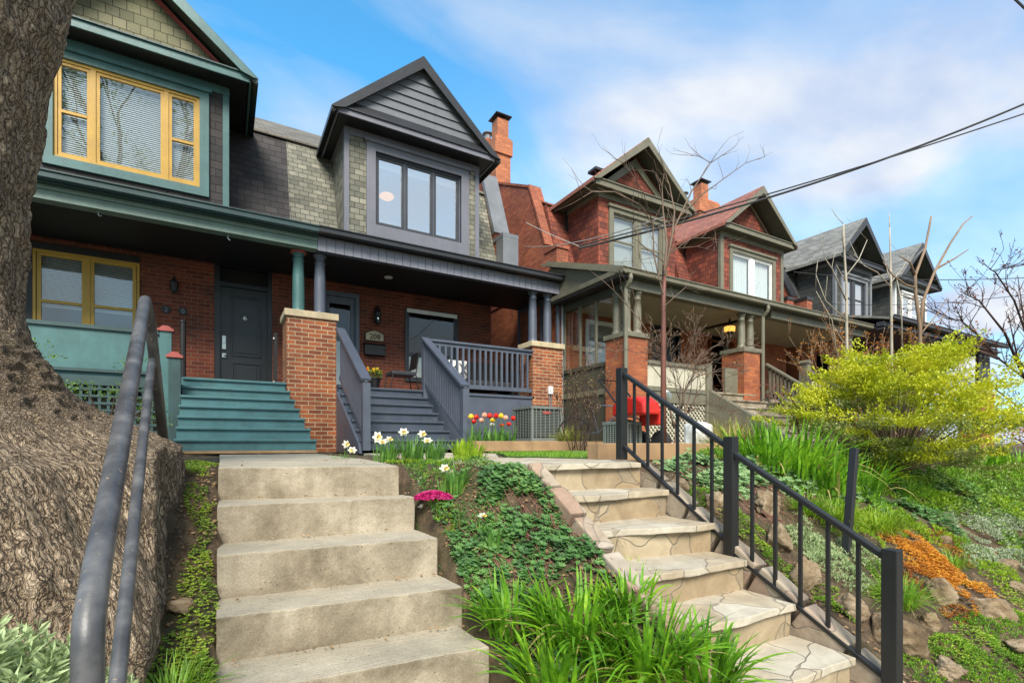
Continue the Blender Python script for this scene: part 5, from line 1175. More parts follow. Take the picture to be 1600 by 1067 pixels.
for i, (u, v, s, sq, rot, lab) in enumerate([
    (1395, 1000, .21, (1.35, .8, .75), .5, 'largest pitted boulder, just behind the lowest railing post'), (1480, 1050, .12, (1.3, .8, .7), .3, 'rock at the bottom edge right of the large boulder'),
    (1465, 930, .15, (1, .8, .9), .2, 'rounded rock below the orange sedum'), (1550, 960, .19, (1.4, .8, .6), -.1, 'long pale rock right of the orange sedum'), (1590, 1010, .12, (1.5, .8, .4), 0, 'flat light stone at the lower right corner'),
    (1215, 845, .15, (1.3, .7, .85), .6, 'buff rock seen between the first balusters of the lower railing'), (1120, 790, .15, (1.2, .7, .8), .2, 'brown rock right below the pale groundcover, left of the middle post'), (1200, 795, .20, (1.5, .6, .8), .3, 'wide brown rock under the pale groundcover'),
    (1262, 905, .16, (1.3, .7, .8), .4, 'rock beside the middle of the lower railing'), (1330, 950, .14, (1.3, .8, .7), .3, 'low rock next to the largest boulder'), (1572, 885, .12, (1.2, .8, .7), .8, 'rock half buried above the silver carpet'), (1450, 975, .1, (1, .8, .8), .1, 'small rock between the boulder and the sedum'),
    (1475, 845, .10, (1.2, .8, .6), .1, 'small rock above the orange sedum'), (1060, 760, .13, (1.2, .8, .7), .2, 'rock beside the upper flagstone kerb'), (1540, 745, .12, (1.4, .8, .4), .2, 'tan flat stone right of the golden shrub'), (1590, 920, .1, (1.2, .8, .7), 0, 'small rock at the right edge')]):
    p = hit(u, v); s *= .9; p.z += s*sq[2]*.12; rock(p, s, rot, i+1, lab, sq)
rock(Vector((-.16, 2.75, ground_z(-.16, 2.75)+.02)), .07, .3, 33, 'small tan stone wedged by the tree roots beside the concrete steps')
# dead leaves and grit gathered in the corners of the concrete steps
rg = random.Random(77); m = MB()
for i, (yl, yr, xr, z) in enumerate(ns):
    back = ns[i-1][0] if i else 4.4
    for k in range(26):
        x = xr*(rg.random()**.45) if rg.random() < .7 else rg.uniform(0, xr); y = (back-.03-abs(rg.gauss(0, .03))) if i else rg.uniform(3.4, 4.4)
        y -= (x/xr)*(ns[i-1][0]-ns[i-1][1]) if i else 0
        leaf(m, Vector((x, y, z+.012)), Vector((rg.uniform(-1, 1), rg.uniform(-1, 1), rg.uniform(-.05, .3))).normalized(), rg.uniform(.006, .03), rg, .6, .6)
tag(m.build('step_litter', 'leaf_dead'), 'dead leaf bits gathered at the backs of the concrete treads', 'leaf litter', kind='stuff')
# broad mixed greenery on the slope below the golden shrub
cover('slope_greenery', 'leaf_lime', 'mixed yellow green plants filling the slope below the golden shrub', [P2(1380, 745, .7, .3), P2(1470, 790, .5, .2), P2(1330, 745, .5, .3), P2(1560, 730, .8, .5), P2(1420, 830, .2, .12), P2(1580, 800, .5, .2)], .04, 1500, .16, 'spike', 24)
cover('slope_greenery', 'leaf_moss', 'low green sprigs between the garden rocks on the right', [P2(1300, 940, .15, .1), P2(1350, 900, .2, .1), P2(1440, 1010, .15, .08), P2(1540, 990, .2, .1), P2(1230, 900, .12, .1), P2(1600, 940, .3, .12), P2(1500, 1020, .2, .1), P2(1180, 850, .1, .1), P2(1130, 800, .15, .1)], .014, 3200, .05, 'star', 25)
cover('bank_greenery', 'leaf_bulb', 'small mixed green plants on the bank beside the concrete steps', [(1.25, 2.9, .12, .3, 0), (1.4, 2.75, .2, .25, 0), (1.2, 2.45, .08, .2, 0), (1.65, 3.3, .15, .15, 0), (1.3, 3.5, .2, .2, 0), (1.17, 2.7, .08, .4, 0), (1.16, 2.2, .06, .3, 0), (1.15, 3.2, .1, .2, 0), (1.2, 1.9, .08, .2, 0)], .022, 1900, .06, 'spike', 26)

cover('slope_greenery', 'leaf_grass', 'fresh green low plants filling the lower right corner of the rock garden', [P2(1500, 1030, .22, .12), P2(1560, 1045, .25, .12), P2(1590, 980, .3, .15), P2(1530, 985, .2, .1), P2(1440, 1055, .15, .1), P2(1600, 1060, .3, .12), P2(1380, 900, .16, .1), P2(1300, 960, .14, .1), P2(1220, 880, .14, .08), P2(1160, 820, .12, .1), P2(1100, 780, .15, .12)], .018, 5200, .06, 'spike', 31)
cover('slope_greenery', 'leaf_lime', 'lime green trailing plants between the orange sedum and the silver carpet', [P2(1560, 900, .25, .12), P2(1450, 830, .3, .15), P2(1380, 820, .3, .15), P2(1590, 870, .3, .1), P2(1520, 860, .3, .12), P2(1330, 830, .3, .2)], .026, 3000, .08, 'spike', 32)
cover('bank_greenery', 'leaf_geranium', 'green lobed leaves spreading towards the concrete steps', [(1.3, 2.6, .12, .3, 0), (1.3, 2.2, .14, .3, 0), (1.35, 1.85, .15, .2, 0), (1.5, 3.05, .2, .2, 0), (1.25, 3.0, .1, .12, 0)], .021, 1900, .08, 'lobed', 33)
# ---------------- flowers ----------------
def tulip(col):
    rg = random.Random(1); m = MB(); t = thing('tulip', '', 'flower', (0, 0, 0))
    MB().tube([(0, 0, 0), (.01, 0, .15), (0, 0, .30)], .004, 5).build('stem', 'leaf_bulb', t)
    blades(m, 5, .02, .2, .3, .035, rg, (.1, .5), .3); m.build('leaves', 'leaf_bulb', t, smooth=True)
    m = MB()
    for k in range(6):
        a = k*math.pi/3; rr_ = .026 if k % 2 else .030; vs = []
        for (q, rad, wd) in ((0, .004, .006), (.3, 1, .020), (.65, 1.05, .021), (1, .62, .004)):
            z = .295+q*.062; c = (math.cos(a)*rr_*rad, math.sin(a)*rr_*rad); px, py = -math.sin(a), math.cos(a)
            vs += [(c[0]-px*wd, c[1]-py*wd, z), (c[0]+px*wd, c[1]+py*wd, z)]
        m.add(vs, [(0, 1, 3, 2), (2, 3, 5, 4), (4, 5, 7, 6)])
    m.build('petals', col, t, smooth=True); return t
TUL = {c: None for c in ('petal_red', 'petal_pink', 'petal_yellow', 'petal_white')}
cn = {'petal_red': 'red', 'petal_pink': 'pale pink', 'petal_yellow': 'yellow orange', 'petal_white': 'white'}
seqx = [(736, 650, 'petal_yellow'), (740, 658, 'petal_red'), (744, 651, 'petal_red'), (752, 656, 'petal_pink'), (757, 648, 'petal_pink'), (765, 649, 'petal_red'), (770, 656, 'petal_yellow'), (769, 663, 'petal_white'), (775, 649, 'petal_red'), (784, 664, 'petal_red'), (783, 649, 'petal_yellow'), (790, 652, 'petal_pink'), (802, 653, 'petal_red'), (795, 662, 'petal_red')]
for i, (u, v, c) in enumerate(seqx):
    d = ray(u, v); Y = 7.35+.35*((i*7) % 5)/5; p = d*(Y/d.y); s = (p.z+.02)/.33
    if TUL[c] is None: TUL[c] = o = tulip(c); o.location = (p.x, p.y, -.02); o.scale = (1.25, 1.25, s); o.rotation_euler.z = i
    else: o = dup(TUL[c], (p.x, p.y, -.02), i); o.scale = (1.25, 1.25, s)
    near = ['next to the staircase newel, highest', 'low by the staircase newel', 'second of the upper row from the newel', 'in the lower left of the bed', 'top row left of centre', 'top row at the centre left', 'just below the top row at the centre', 'low at the centre of the bed', 'top row just right of centre', 'low and right of the centre', 'top row right of centre', 'top row, second from the air conditioner', 'nearest the air conditioner', 'low, second from the air conditioner'][i]
    o['label'] = f'{cn[c]} tulip in the porch bed, {near}'; o['group'] = 'tulips in front of the porch'
def daffodil(cup='petal_cup'):
    rg = random.Random(2); t = thing('daffodil', '', 'flower', (0, 0, 0))
    MB().tube([(0, 0, 0), (.006, 0, .14), (0, -.005, .26), (0, -.02, .272)], .0032, 5).build('stem', 'leaf_bulb', t)
    m = MB(); blades(m, 5, .015, .18, .28, .011, rg, (.05, .35), .25); m.build('leaves', 'leaf_bulb', t, smooth=True)
    m = MB()
    for k in range(6):
        a = k*math.pi/3; c, s = math.cos(a), math.sin(a)
        pt_ = lambda r, w_, y: [(c*r-s*w_, y, .272+s*r+c*w_), (c*r+s*w_, y, .272+s*r-c*w_)]
        m.add(pt_(.004, .006, -.024)+pt_(.02, .014, -.028)+pt_(.037, .003, -.022), [(0, 1, 3, 2), (2, 3, 5, 4)])
    m.build('petals', 'petal_white', t, smooth=True)
    m = MB(); n = 12; vs = []
    for r, y in ((.007, -.026), (.010, -.038), (.016, -.046)): vs += [(r*math.cos(2*math.pi*j/n), y, .272+r*math.sin(2*math.pi*j/n)) for j in range(n)]
    m.add(vs, [(i*n+j, i*n+(j+1) % n, (i+1)*n+(j+1) % n, (i+1)*n+j) for i in range(2) for j in range(n)]); m.build('cup', cup, t, smooth=True); return t
DF = None
for i, (u, v, Y, h, rz, lab) in enumerate([(588, 683, 4.3, .28, .1, 'in the back clump, leftmost of the upper flowers'), (598, 690, 4.25, .26, -.3, 'in the back clump, lower left'), (604, 686, 4.35, .27, .5, 'in the back clump, touching its left neighbours'), (630, 675, 4.2, .33, -.2, 'tallest, in the middle of the back clump'), (657, 678, 4.15, .32, .2, 'in the back clump, right of the tallest'), (668, 688, 4.1, .27, -.4, 'at the right end of the back clump'), (691, 731, 3.42, .22, .2, 'in its own clump beside the magenta flowers'), (538, 694, 5.2, .3, .4, 'left of the back clump, by the blue stairs'), (552, 703, 5.0, .25, -.5, 'lowest one left of the back clump'), (748, 811, 2.35, .14, .4, 'low on the bank above the lobed groundcover'), (657, 797, 2.55, .12, .3, 'tiny, low beside the second concrete step')]):
    p0 = hit(u, v+{731: 52, 811: 26, 797: 22}.get(v, 0)) if Y < 4 else None; Y = p0.y if p0 else Y; d = ray(u, v); p = d*(Y/d.y); gz = ground_z(p.x, p.y); hh = max(.12, p.z-gz)
    if DF is None: DF = o = daffodil(); o.location = (p.x, p.y, gz)
    else: o = dup(DF, (p.x, p.y, gz))
    k = hh/.272; kx = 1.25 if Y > 4 else 1.15; o.scale = (kx, kx, k); o.rotation_euler = (0, 0, rz)
    o['label'] = 'white daffodil, '+lab; o['group'] = 'white daffodils'
# bulb foliage clumps
for i, (x, y, n, l, w_, mat, lab) in enumerate([(1.42, 4.2, 90, .30, .012, 'leaf_bulb', 'tall daffodil leaves in front of the blue staircase'), (1.62, 4.15, 80, .28, .012, 'leaf_bulb', 'daffodil leaves right of the tallest daffodil'), (1.25, 4.3, 70, .26, .012, 'leaf_bulb', 'daffodil leaves left of the tallest daffodil'), (.98, 5.1, 60, .28, .012, 'leaf_bulb', 'sparse daffodil leaves beside the brick pier'), (1.36, 3.12, 60, .24, .013, 'leaf_bulb', 'daffodil leaves behind the magenta flowers'), (1.38, 2.62, 45, .20, .013, 'leaf_bulb', 'upright bulb leaves on the bank above the lobed groundcover'), (1.95, 4.3, 70, .26, .03, 'leaf_lime', 'broad lime green tulip leaves beside the flagstone landing'), (2.15, 4.5, 60, .24, .03, 'leaf_lime', 'broad lime green leaves next to the lawn corner'), (1.7, 3.5, 30, .16, .018, 'leaf_lime', 'short lime leaves at the edge of the flagstone landing'), (.72, 7.5, 20, .18, .01, 'leaf_bulb', 'few thin leaves at the foot of the brick pier')]):
    clump('bulb_leaves', mat, lab, 'plant', (x, y, ground_z(x, y)), n, .07, l*.6, l, w_, 90+i, (.05, .55), .3, 'bulb leaf clumps')
rg = random.Random(6); m = MB()
for i in range(800):
    a = rg.uniform(0, 6.28); q = math.sqrt(rg.random()); c = Vector((math.cos(a)*q*.14, math.sin(a)*q*.11, .04+.05*(1-q*q)))
    for k in range(4):
        b = rg.uniform(0, 6.28); leaf(m, c, Vector((math.cos(b), math.sin(b), .5)).normalized(), .012, rg, .2, .9)
ph = m.build('magenta_flowers', 'petal_magenta'); pp = Vector((1.19, 3.1, ground_z(1.19, 3.1))); ph.location = pp; tag(ph, 'low cushion of bright magenta flowers beside the top concrete step', 'flower')
def pot(x, y, z, r, h, col, lab, seed):
    t = thing('potted_flowers', lab, 'potted plant', (x, y, z), 'flower pots on the porch')
    MB().lathe(x, y, [(r*.7, z), (r*.95, z+h*.9), (r*1.05, z+h*.92), (r*1.05, z+h), (r*.9, z+h), (r*.85, z+h*.85)], 16).build('pot', 'paint_black', t)
    rg = random.Random(seed); m = MB(); leafcloud(m, (x, y, z+h+.06), 260, .14, .05, rg, .8); m.build('foliage', 'leaf_geranium', t)
    m = MB()
    for i in range(26):
        a = rg.uniform(0, 6.28); q = rg.random(); c = Vector((x+math.cos(a)*q*.15, y+math.sin(a)*q*.13, z+h+.11+.07*rg.random()))
        for k in range(8): b = k*.785; leaf(m, c, Vector((math.cos(b), math.sin(b)*.4-.5, math.sin(b)*.8)).normalized(), .032, rg, .2, .8)
    m.build('flowers', col, t)
pot(2.50, 9.60, 1.05, .12, .20, 'petal_yellow', 'black pot of yellow flowers at the top of the blue steps', 1)
pot(2.24, 9.70, 1.05, .12, .20, 'petal_red', 'black pot of dark red flowers behind the yellow ones', 2)
# ---------------- porch furniture ----------------
ch = thing('patio_chair', 'black patio chair with grey seat behind the stair newel', 'chair', (3.25, 10.3, 1.05))
MB().box(2.98, 3.5, 10.05, 10.55, 1.42, 1.5).build('seat', 'paint_slate', ch, bevel=.015)
MB().tube([(3.5, 10.1, 1.45), (3.58, 10.15, 1.95)], .014, 6).tube([(3.5, 10.52, 1.45), (3.58, 10.55, 1.95)], .014, 6).beam((3.53, 10.1, 1.75), (3.53, 10.55, 1.75), .015, .35, up=(.15, 0, 1)).build('backrest', 'paint_black', ch)
for x, y in ((3.0, 10.07), (3.0, 10.53), (3.5, 10.07), (3.5, 10.53)): MB().tube([(x, y, 1.42), (x-.06 if x < 3.2 else x+.06, y, 1.05)], .012, 6).build('leg', 'paint_black', ch)
m = MB().box(4.3, 6.1, 10.5, 11.15, 1.3, 1.48)
sf = thing('outdoor_sofa', 'dark outdoor sofa behind the porch railing', 'sofa', (5.2, 10.8, 1.05))
m.build('seat', 'paint_slate', sf, bevel=.03); MB().box(4.3, 6.1, 11.05, 11.2, 1.48, 2.0).build('backrest', 'paint_black', sf, bevel=.02)
for x in (4.25, 6.05): MB().box(x, x+.1, 10.45, 11.2, 1.05, 1.75).build('arm', 'paint_black', sf, bevel=.02)
cu = thing('cushion', 'white cushion with a black lattice pattern on the dark porch sofa', 'cushion', (4.62, 10.5, 1.48))
m = MB(); n = 12
for side in (-1, 1):
    vs = [(4.38+.48*i/n, 10.5+side*.07*(1-(2*i/n-1)**4)*(1-(2*j/n-1)**4), 1.48+.42*j/n) for j in range(n+1) for i in range(n+1)]
    m.add(vs, [(j*(n+1)+i, j*(n+1)+i+1, (j+1)*(n+1)+i+1, (j+1)*(n+1)+i) for j in range(n) for i in range(n)])
m.build('cover', 'paint_white', cu, smooth=True)
m = MB()
for k in (-1, 1):
    for ox in (-.12, .12):
        m.beam((4.62+ox-.10, 10.425, 1.55 if k > 0 else 1.83), (4.62+ox+.10, 10.425, 1.83 if k > 0 else 1.55), .006, .025)
m.build('pattern', 'paint_slate', cu)
# air conditioner
def acunit(x0, y0, z0, w_, h, lab, col='grey_plastic'):
    t = thing('air_conditioner', lab, 'air conditioner', (x0+w_/2, y0+w_/2, z0), 'outdoor air conditioners')
    MB().box(x0-.03, x0+w_+.03, y0-.03, y0+w_+.03, z0-.06, z0).build('pad', 'concrete', t)
    MB().box(x0+.02, x0+w_-.02, y0+.02, y0+w_-.02, z0+.03, z0+h-.04).build('coil', 'black', t)
    m = MB().box(x0, x0+w_, y0, y0+w_, z0, z0+.05).box(x0-.01, x0+w_+.01, y0-.01, y0+w_+.01, z0+h-.05, z0+h)
    for x in (x0, x0+w_-.05):
        for y in (y0, y0+w_-.05): m.box(x, x+.05, y, y+.05, z0+.05, z0+h-.05)
    m.build('cabinet', col, t, bevel=.006)
    m = MB(); z = z0+.08
    while z < z0+h-.07: m.box(x0+.05, x0+w_-.05, y0+.0, y0+.008, z, z+.012).box(x0+.0, x0+.008, y0+.05, y0+w_-.05, z, z+.012); z += .03
    k = 1
    while k < 7: a = k*(w_-.0)/7; m.box(x0+a-.008, x0+a+.008, y0-.006, y0, z0+.05, z0+h-.05).box(x0-.006, x0, y0+a-.008, y0+a+.008, z0+.05, z0+h-.05); k += 1
    m.build('grille', col, t)
    MB().lathe(x0+w_/2, y0+w_/2, [(w_*.42, z0+h), (w_*.42, z0+h+.015), (w_*.3, z0+h+.03), (w_*.02, z0+h+.035)], 20).build('fan_guard', 'metal_dark', t)
    return t
ac = acunit(5.08, 8.05, .06, .72, .66, 'grey air conditioner standing in front of the right brick pier')
MB().prism_y([(5.42+.1*math.cos(a/12*6.283), .60+.028*math.sin(a/12*6.283)) for a in range(12)], 8.036, 8.044).build('badge', 'paint_red_trim', ac)
acunit(4.88, 5.35, -.08, .40, .40, 'small grey air conditioner under the red snow blower')
struct(slab([(4.5, 4.8), (6.1, 4.8), (6.1, 6.3), (4.5, 6.3)], -.3, -.12).build('paving', 'concrete'))
# snow blower
sb = thing('snow_blower', 'bright red snow blower with round headlight behind the black railing', 'snow blower', (5.0, 5.15, .4))
m = MB(); m.prism_x([(4.95, .40), (5.6, .40), (5.6, .56), (5.4, .66), (5.1, .65), (4.97, .56)], 4.92, 5.24); m.build('hood', 'red_enamel', sb, bevel=.03)
MB().box(5.26, 5.36, 5.0, 5.4, .26, .46).prism_x([(5.0, .46), (5.4, .46), (5.35, .56), (5.1, .58)], 5.27, 5.35).build('auger_housing', 'red_enamel', sb, bevel=.02)
MB().lathe(0, 0, [(.001, -.02), (.075, -.02), (.08, .02), (.06, .03)], 16); hl = MB().lathe(0, 0, [(.03, .03), (.085, .0), (.085, -.03), (.06, -.05)], 18); hl.v = [(5.32+a, 4.93-c, .66+b_) for a, b_, c in hl.v]; hl.build('headlight', 'paint_white', sb)
hl = MB().lathe(0, 0, [(.028, .0), (.06, .0), (.06, .012), (.02, .014)], 14); hl.v = [(5.32+a, 4.895-c, .66+b_) for a, b_, c in hl.v]; hl.build('lamp_bulb', 'steel', sb)
text(sb, 'SNOW', 5.2, 4.94, .52, .07, 'paint_white', 'lettering') if False else None
for y in (5.15, 5.55):
    wv_ = MB().lathe(0, 0, [(.05, -.05), (.15, -.05), (.17, 0), (.15, .05), (.05, .05)], 18); wv_.v = [(5.45+c, y+a, .03+b_) for a, b_, c in wv_.v]; wv_.build('wheel', 'rubber', sb)
MB().tube([(5.1, 5.7, .6), (5.1, 6.1, 1.0), (5.5, 6.1, 1.0), (5.5, 5.7, .6)], .014, 6).build('handlebar', 'paint_black', sb)
bg_ = MB().box(-.18, .18, -.12, .12, 0, .42).build('garbage_bag', 'paint_white'); bg_.location = (5.75, 4.75, -.12); rough(bg_, .08, .03, 5, .06); tag(bg_, 'white plastic bag standing beside the small air conditioner', 'bag')
# bicycle
bk = thing('bicycle', 'blue and white bicycle parked behind the bare budding shrub', 'bicycle', (5.9, 7.0, -.15))
def ring(cx, cy, cz, r, t, ang): return [(cx+math.cos(ang)*r*math.cos(a*math.pi/12), cy+math.sin(ang)*r*math.cos(a*math.pi/12), cz+r*math.sin(a*math.pi/12)) for a in range(25)]
an = -.9
for k in (-.5, .5): MB().tube(ring(5.9+k*math.cos(an), 7.0+k*math.sin(an), .17, .31, 0, an), .018, 6, False).build('wheel', 'rubber', bk)
f3 = lambda k, z: (5.9+k*math.cos(an), 7.0+k*math.sin(an), z)
MB().tube([f3(.5, .17), f3(.35, .72)], .017, 6).tube([f3(.38, .62), f3(-.05, .2), f3(-.18, .70), f3(.37, .66)], .016, 6).tube([f3(-.05, .2), f3(-.5, .17), f3(-.18, .66)], .012, 6).build('frame', 'paint_blue', bk)
MB().box(5.9-.18*math.cos(an)-.06, 5.9-.18*math.cos(an)+.06, 7.0-.18*math.sin(an)-.1, 7.0-.18*math.sin(an)+.1, .72, .77).build('saddle', 'rubber', bk, bevel=.01)
MB().tube([f3(.35, .72), (f3(.33, .82)[0]+.2, f3(.33, .82)[1]+.15, .84)], .011, 6).tube([f3(.35, .72), (f3(.33, .82)[0]-.2, f3(.33, .82)[1]-.15, .84)], .011, 6).build('handlebar', 'paint_blue', bk)
# ---------------- shrubs and small trees ----------------
def shrub_gold(at, R_, seed):
    t = thing('golden_shrub', 'large spreading shrub with bright yellow green foliage in tiers', 'shrub', at)
    rg = random.Random(seed); a_ = MB(); b_ = MB(); tw = MB(); at = Vector(at)
    pads = []
    for i in range(215):
        az = rg.uniform(0, 6.283); q = rg.uniform(.25, 1)**.6; h = rg.random()
        # crown: wide in the middle, flat tiers, ragged top
        rad = R_*(.42+.62*math.sin(min(1, h*1.15+.12)*math.pi*.92))*q*(1+.22*math.sin(az*3+1)+.12*math.sin(az*7))
        z = .10+h*1.52*(1.0-.25*q)+.22*noise.noise(Vector((az*2, h*3, 1)))
        c = at+Vector((math.cos(az)*rad*1.08, math.sin(az)*rad*.85, z)); pads.append((c, q, h, az))
    for (c, q, h, az) in pads:
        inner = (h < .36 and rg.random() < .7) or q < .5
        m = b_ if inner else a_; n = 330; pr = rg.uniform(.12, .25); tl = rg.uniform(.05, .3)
        ox, oy = math.cos(az), math.sin(az)
        for k in range(n):
            e = rg.uniform(0, 6.283); qq = math.sqrt(rg.random()); lx, ly = math.cos(e)*qq*pr*1.25, math.sin(e)*qq*pr
            p = c+Vector((lx, ly, (lx*ox+ly*oy)*tl+rg.gauss(0, .022)+.03*noise.noise(Vector((lx*14, ly*14, c.z)))))
            d = Vector((ox*.5+rg.uniform(-1, 1), oy*.5+rg.uniform(-1, 1), rg.uniform(.1, 1.1))).normalized()
            leaf(m, p, d, rg.uniform(.018, .036), rg, .3, .6)
        for s_ in range(2):     # sprays that stick out of the outline
            if q > .6 and not inner:
                L_ = rg.uniform(.1, .24); d0 = Vector((ox+rg.uniform(-.6, .6), oy+rg.uniform(-.6, .6), rg.uniform(.1, 1.0))).normalized()
                for k in range(34):
                    t_ = k/34; leaf(a_, c+d0*(pr*.6+L_*t_)+Vector((rg.gauss(0, .016), rg.gauss(0, .016), rg.gauss(0, .012))), (d0+Vector((rg.uniform(-1, 1), rg.uniform(-1, 1), rg.uniform(-.3, 1)))).normalized(), rg.uniform(.02, .038), rg, .3, .6)
        mid = at+Vector((c.x-at.x, c.y-at.y, 0))*.45+Vector((0, 0, (c.z-at.z)*.35+.08)); tw.tube([at+Vector((0, 0, 0)), mid, c], [.012, .006, .002], 4, False)
    tw.build('branches', 'twig', t); a_.build('foliage', 'leaf_gold', t); b_.build('inner_foliage', 'leaf_gold_inner_shaded', t); return t
shrub_gold((6.65, 2.75, -.32), 1.12, 3)
shrub2 = shrub_gold.__doc__
def bare(name, lab, cat, at, stems, mat, buds=None, bmat='leaf_bud', bsize=.02, bn=2, seed=1, **kw):
    rg = random.Random(seed); t = thing(name, lab, cat, at); m = MB(); tips = []; at = Vector(at)
    for (off, d, l, r, dep) in stems: grow(m, at+Vector(off), Vector(d).normalized(), l, r, dep, rg, tips=tips, **kw)
    m.build('branches', mat, t, smooth=True)
    if buds:
        m = MB()
        for p_, d_ in tips:
            if rg.random() < buds:
                for k in range(bn): leaf(m, p_+Vector((rg.gauss(0, .012), rg.gauss(0, .012), rg.gauss(0, .012))), Vector((rg.uniform(-1, 1), rg.uniform(-1, 1), rg.uniform(-.2, 1))).normalized(), bsize*rg.uniform(.6, 1.2), rg)
        m.build('buds', bmat, t)
    return t
# sapling with the red brown trunk
t = thing('young_tree', 'slender bare tree with reddish brown trunk rising above the railing', 'tree', (4.27, 4.0, -.17))
K0 = ray(1038, 415)*(4.0/ray(1038, 415).y); rg = random.Random(21); m = MB(); B0 = Vector((4.27, 4.0, -.2))
m.tube([B0, B0+Vector((.0, 0, 1)), B0+Vector((.0, 0, 1.75)), K0], [.036, .030, .026, .022], 10)
m.build('trunk', 'twig_red', t, smooth=True)
m = MB(); tips = []
K = lambda u, v, Y=4.0: ray(u, v)*(Y/ray(u, v).y)
for pts, r in (([(1038, 425), (1042, 380), (1036, 330), (1034, 290), (1024, 270)], .016), ([(1038, 430), (1050, 370), (1054, 330), (1046, 290), (1040, 272)], .014), ([(1040, 420), (1052, 360), (1080, 300), (1110, 255), (1145, 232)], .013),
               ([(1052, 350), (1090, 310), (1130, 280), (1165, 255), (1195, 245)], .009), ([(1110, 255), (1095, 245), (1075, 243)], .005), ([(1036, 460), (1022, 400), (1020, 350), (1000, 320), (960, 300), (925, 300), (895, 318)], .010), ([(1020, 350), (1005, 300), (985, 268), (975, 255)], .006),
               ([(1036, 560), (1000, 500), (960, 455), (955, 435)], .008), ([(1036, 480), (1070, 450), (1090, 452)], .005), ([(1038, 410), (1000, 380), (990, 350)], .006), ([(1042, 400), (1080, 372), (1110, 372), (1120, 385)], .006), ([(1044, 390), (1090, 385), (1115, 392)], .005), ([(1036, 440), (1015, 430), (1000, 405)], .006)):
    q = [K(u, v, 4.0+.12*math.sin(u*.05+v*.02)) for u, v in pts]; n_ = len(q)
    m.tube(q, [r*(1-.7*i/(n_-1)) for i in range(n_)], 6)
    for i in range(1, n_):
        for k in range(2): grow(m, q[i]*.5+q[i-1]*.5 if k else q[i], (q[i]-q[i-1]).normalized()+Vector((rg.uniform(-.7, .7), rg.uniform(-.7, .7), rg.uniform(-.2, .7))), rg.uniform(.15, .34), .0035, 1, rg, .5, .6, .1, (1, 2), tips, .3, 4, .0014, 3)
m.build('branches', 'twig', t, smooth=True)
# bare spreading maple in front of the olive porch
bare('bare_maple', 'low spreading leafless shrub with tangled grey twigs before the olive porch', 'shrub', (5.55, 5.0, -.17), [((0, 0, 0), (.2, 0, 1), .5, .04, 0), ((0, 0, .45), (.8, .1, .5), .62, .026, 5), ((0, 0, .4), (-.2, .1, 1), .6, .022, 5), ((.05, 0, .48), (.25, -.2, .9), .58, .022, 5), ((.1, 0, .5), (1.0, .3, .9), .60, .022, 5), ((.05, 0, .45), (.5, .3, 1), .6, .02, 5)], 'twig', .45, 'leaf_rust', .02, 1, 5, spread=.75, ratio=.72, up=.06, kids=(2, 3), wob=.35, n=4, minr=.0028, segs=3)
bare('weeping_tree', 'small weeping tree with drooping dark red twigs in front of the stone porch steps', 'tree', (6.1, 3.55, -.17), [((0, 0, 0), (0, 0, 1), .62, .022, 0), ((0, 0, .6), (.7, .1, .4), .35, .012, 3), ((0, 0, .6), (-.5, .2, .5), .3, .010, 3), ((0, 0, .58), (.5, -.5, .4), .3, .01, 3), ((0, 0, .6), (.9, .3, .3), .4, .01, 3)], 'twig_red', None, seed=7, spread=.7, ratio=.7, up=-.32, kids=(2, 3), wob=.4, n=4, minr=.003, segs=4)
bare('budding_shrub', 'dark twiggy shrub with small green and pink buds between the two porches', 'shrub', (5.05, 6.45, -.15), [((rg.uniform(-.18, .18), rg.uniform(-.2, .2), 0), (rg.uniform(-.5, .5), rg.uniform(-.4, .3), 1), rg.uniform(.5, .72), .010, 3) for _ in range(13)], 'twig_dark', .75, 'leaf_bud', .03, 2, 9, spread=.5, ratio=.62, up=.25, kids=(2, 3), wob=.3, n=4, minr=.0035, segs=3)
bare('budding_shrub', 'brown budding shrub rising behind the golden shrub', 'shrub', (10.2, 4.9, -.15), [((rg.uniform(-.4, .4), rg.uniform(-.3, .3), 0), (rg.uniform(-.35, .35), rg.uniform(-.3, .3), 1), rg.uniform(.9, 1.2), .013, 3) for _ in range(9)], 'twig_tan', .85, 'leaf_rust', .05, 3, 10, spread=.5, ratio=.62, up=.2, kids=(2, 3), wob=.3, n=4, minr=.004, segs=3)
bare('budding_shrub', 'reddish brown shrub between the thin saplings behind the golden shrub', 'shrub', (12.2, 4.9, -.15), [((rg.uniform(-.6, .6), rg.uniform(-.4, .4), 0), (rg.uniform(-.35, .35), rg.uniform(-.3, .3), 1), rg.uniform(1.0, 1.35), .014, 3) for _ in range(11)], 'twig_tan', .9, 'leaf_rust', .06, 3, 13, spread=.5, ratio=.62, up=.2, kids=(2, 3), wob=.3, n=4, minr=.004, segs=3)
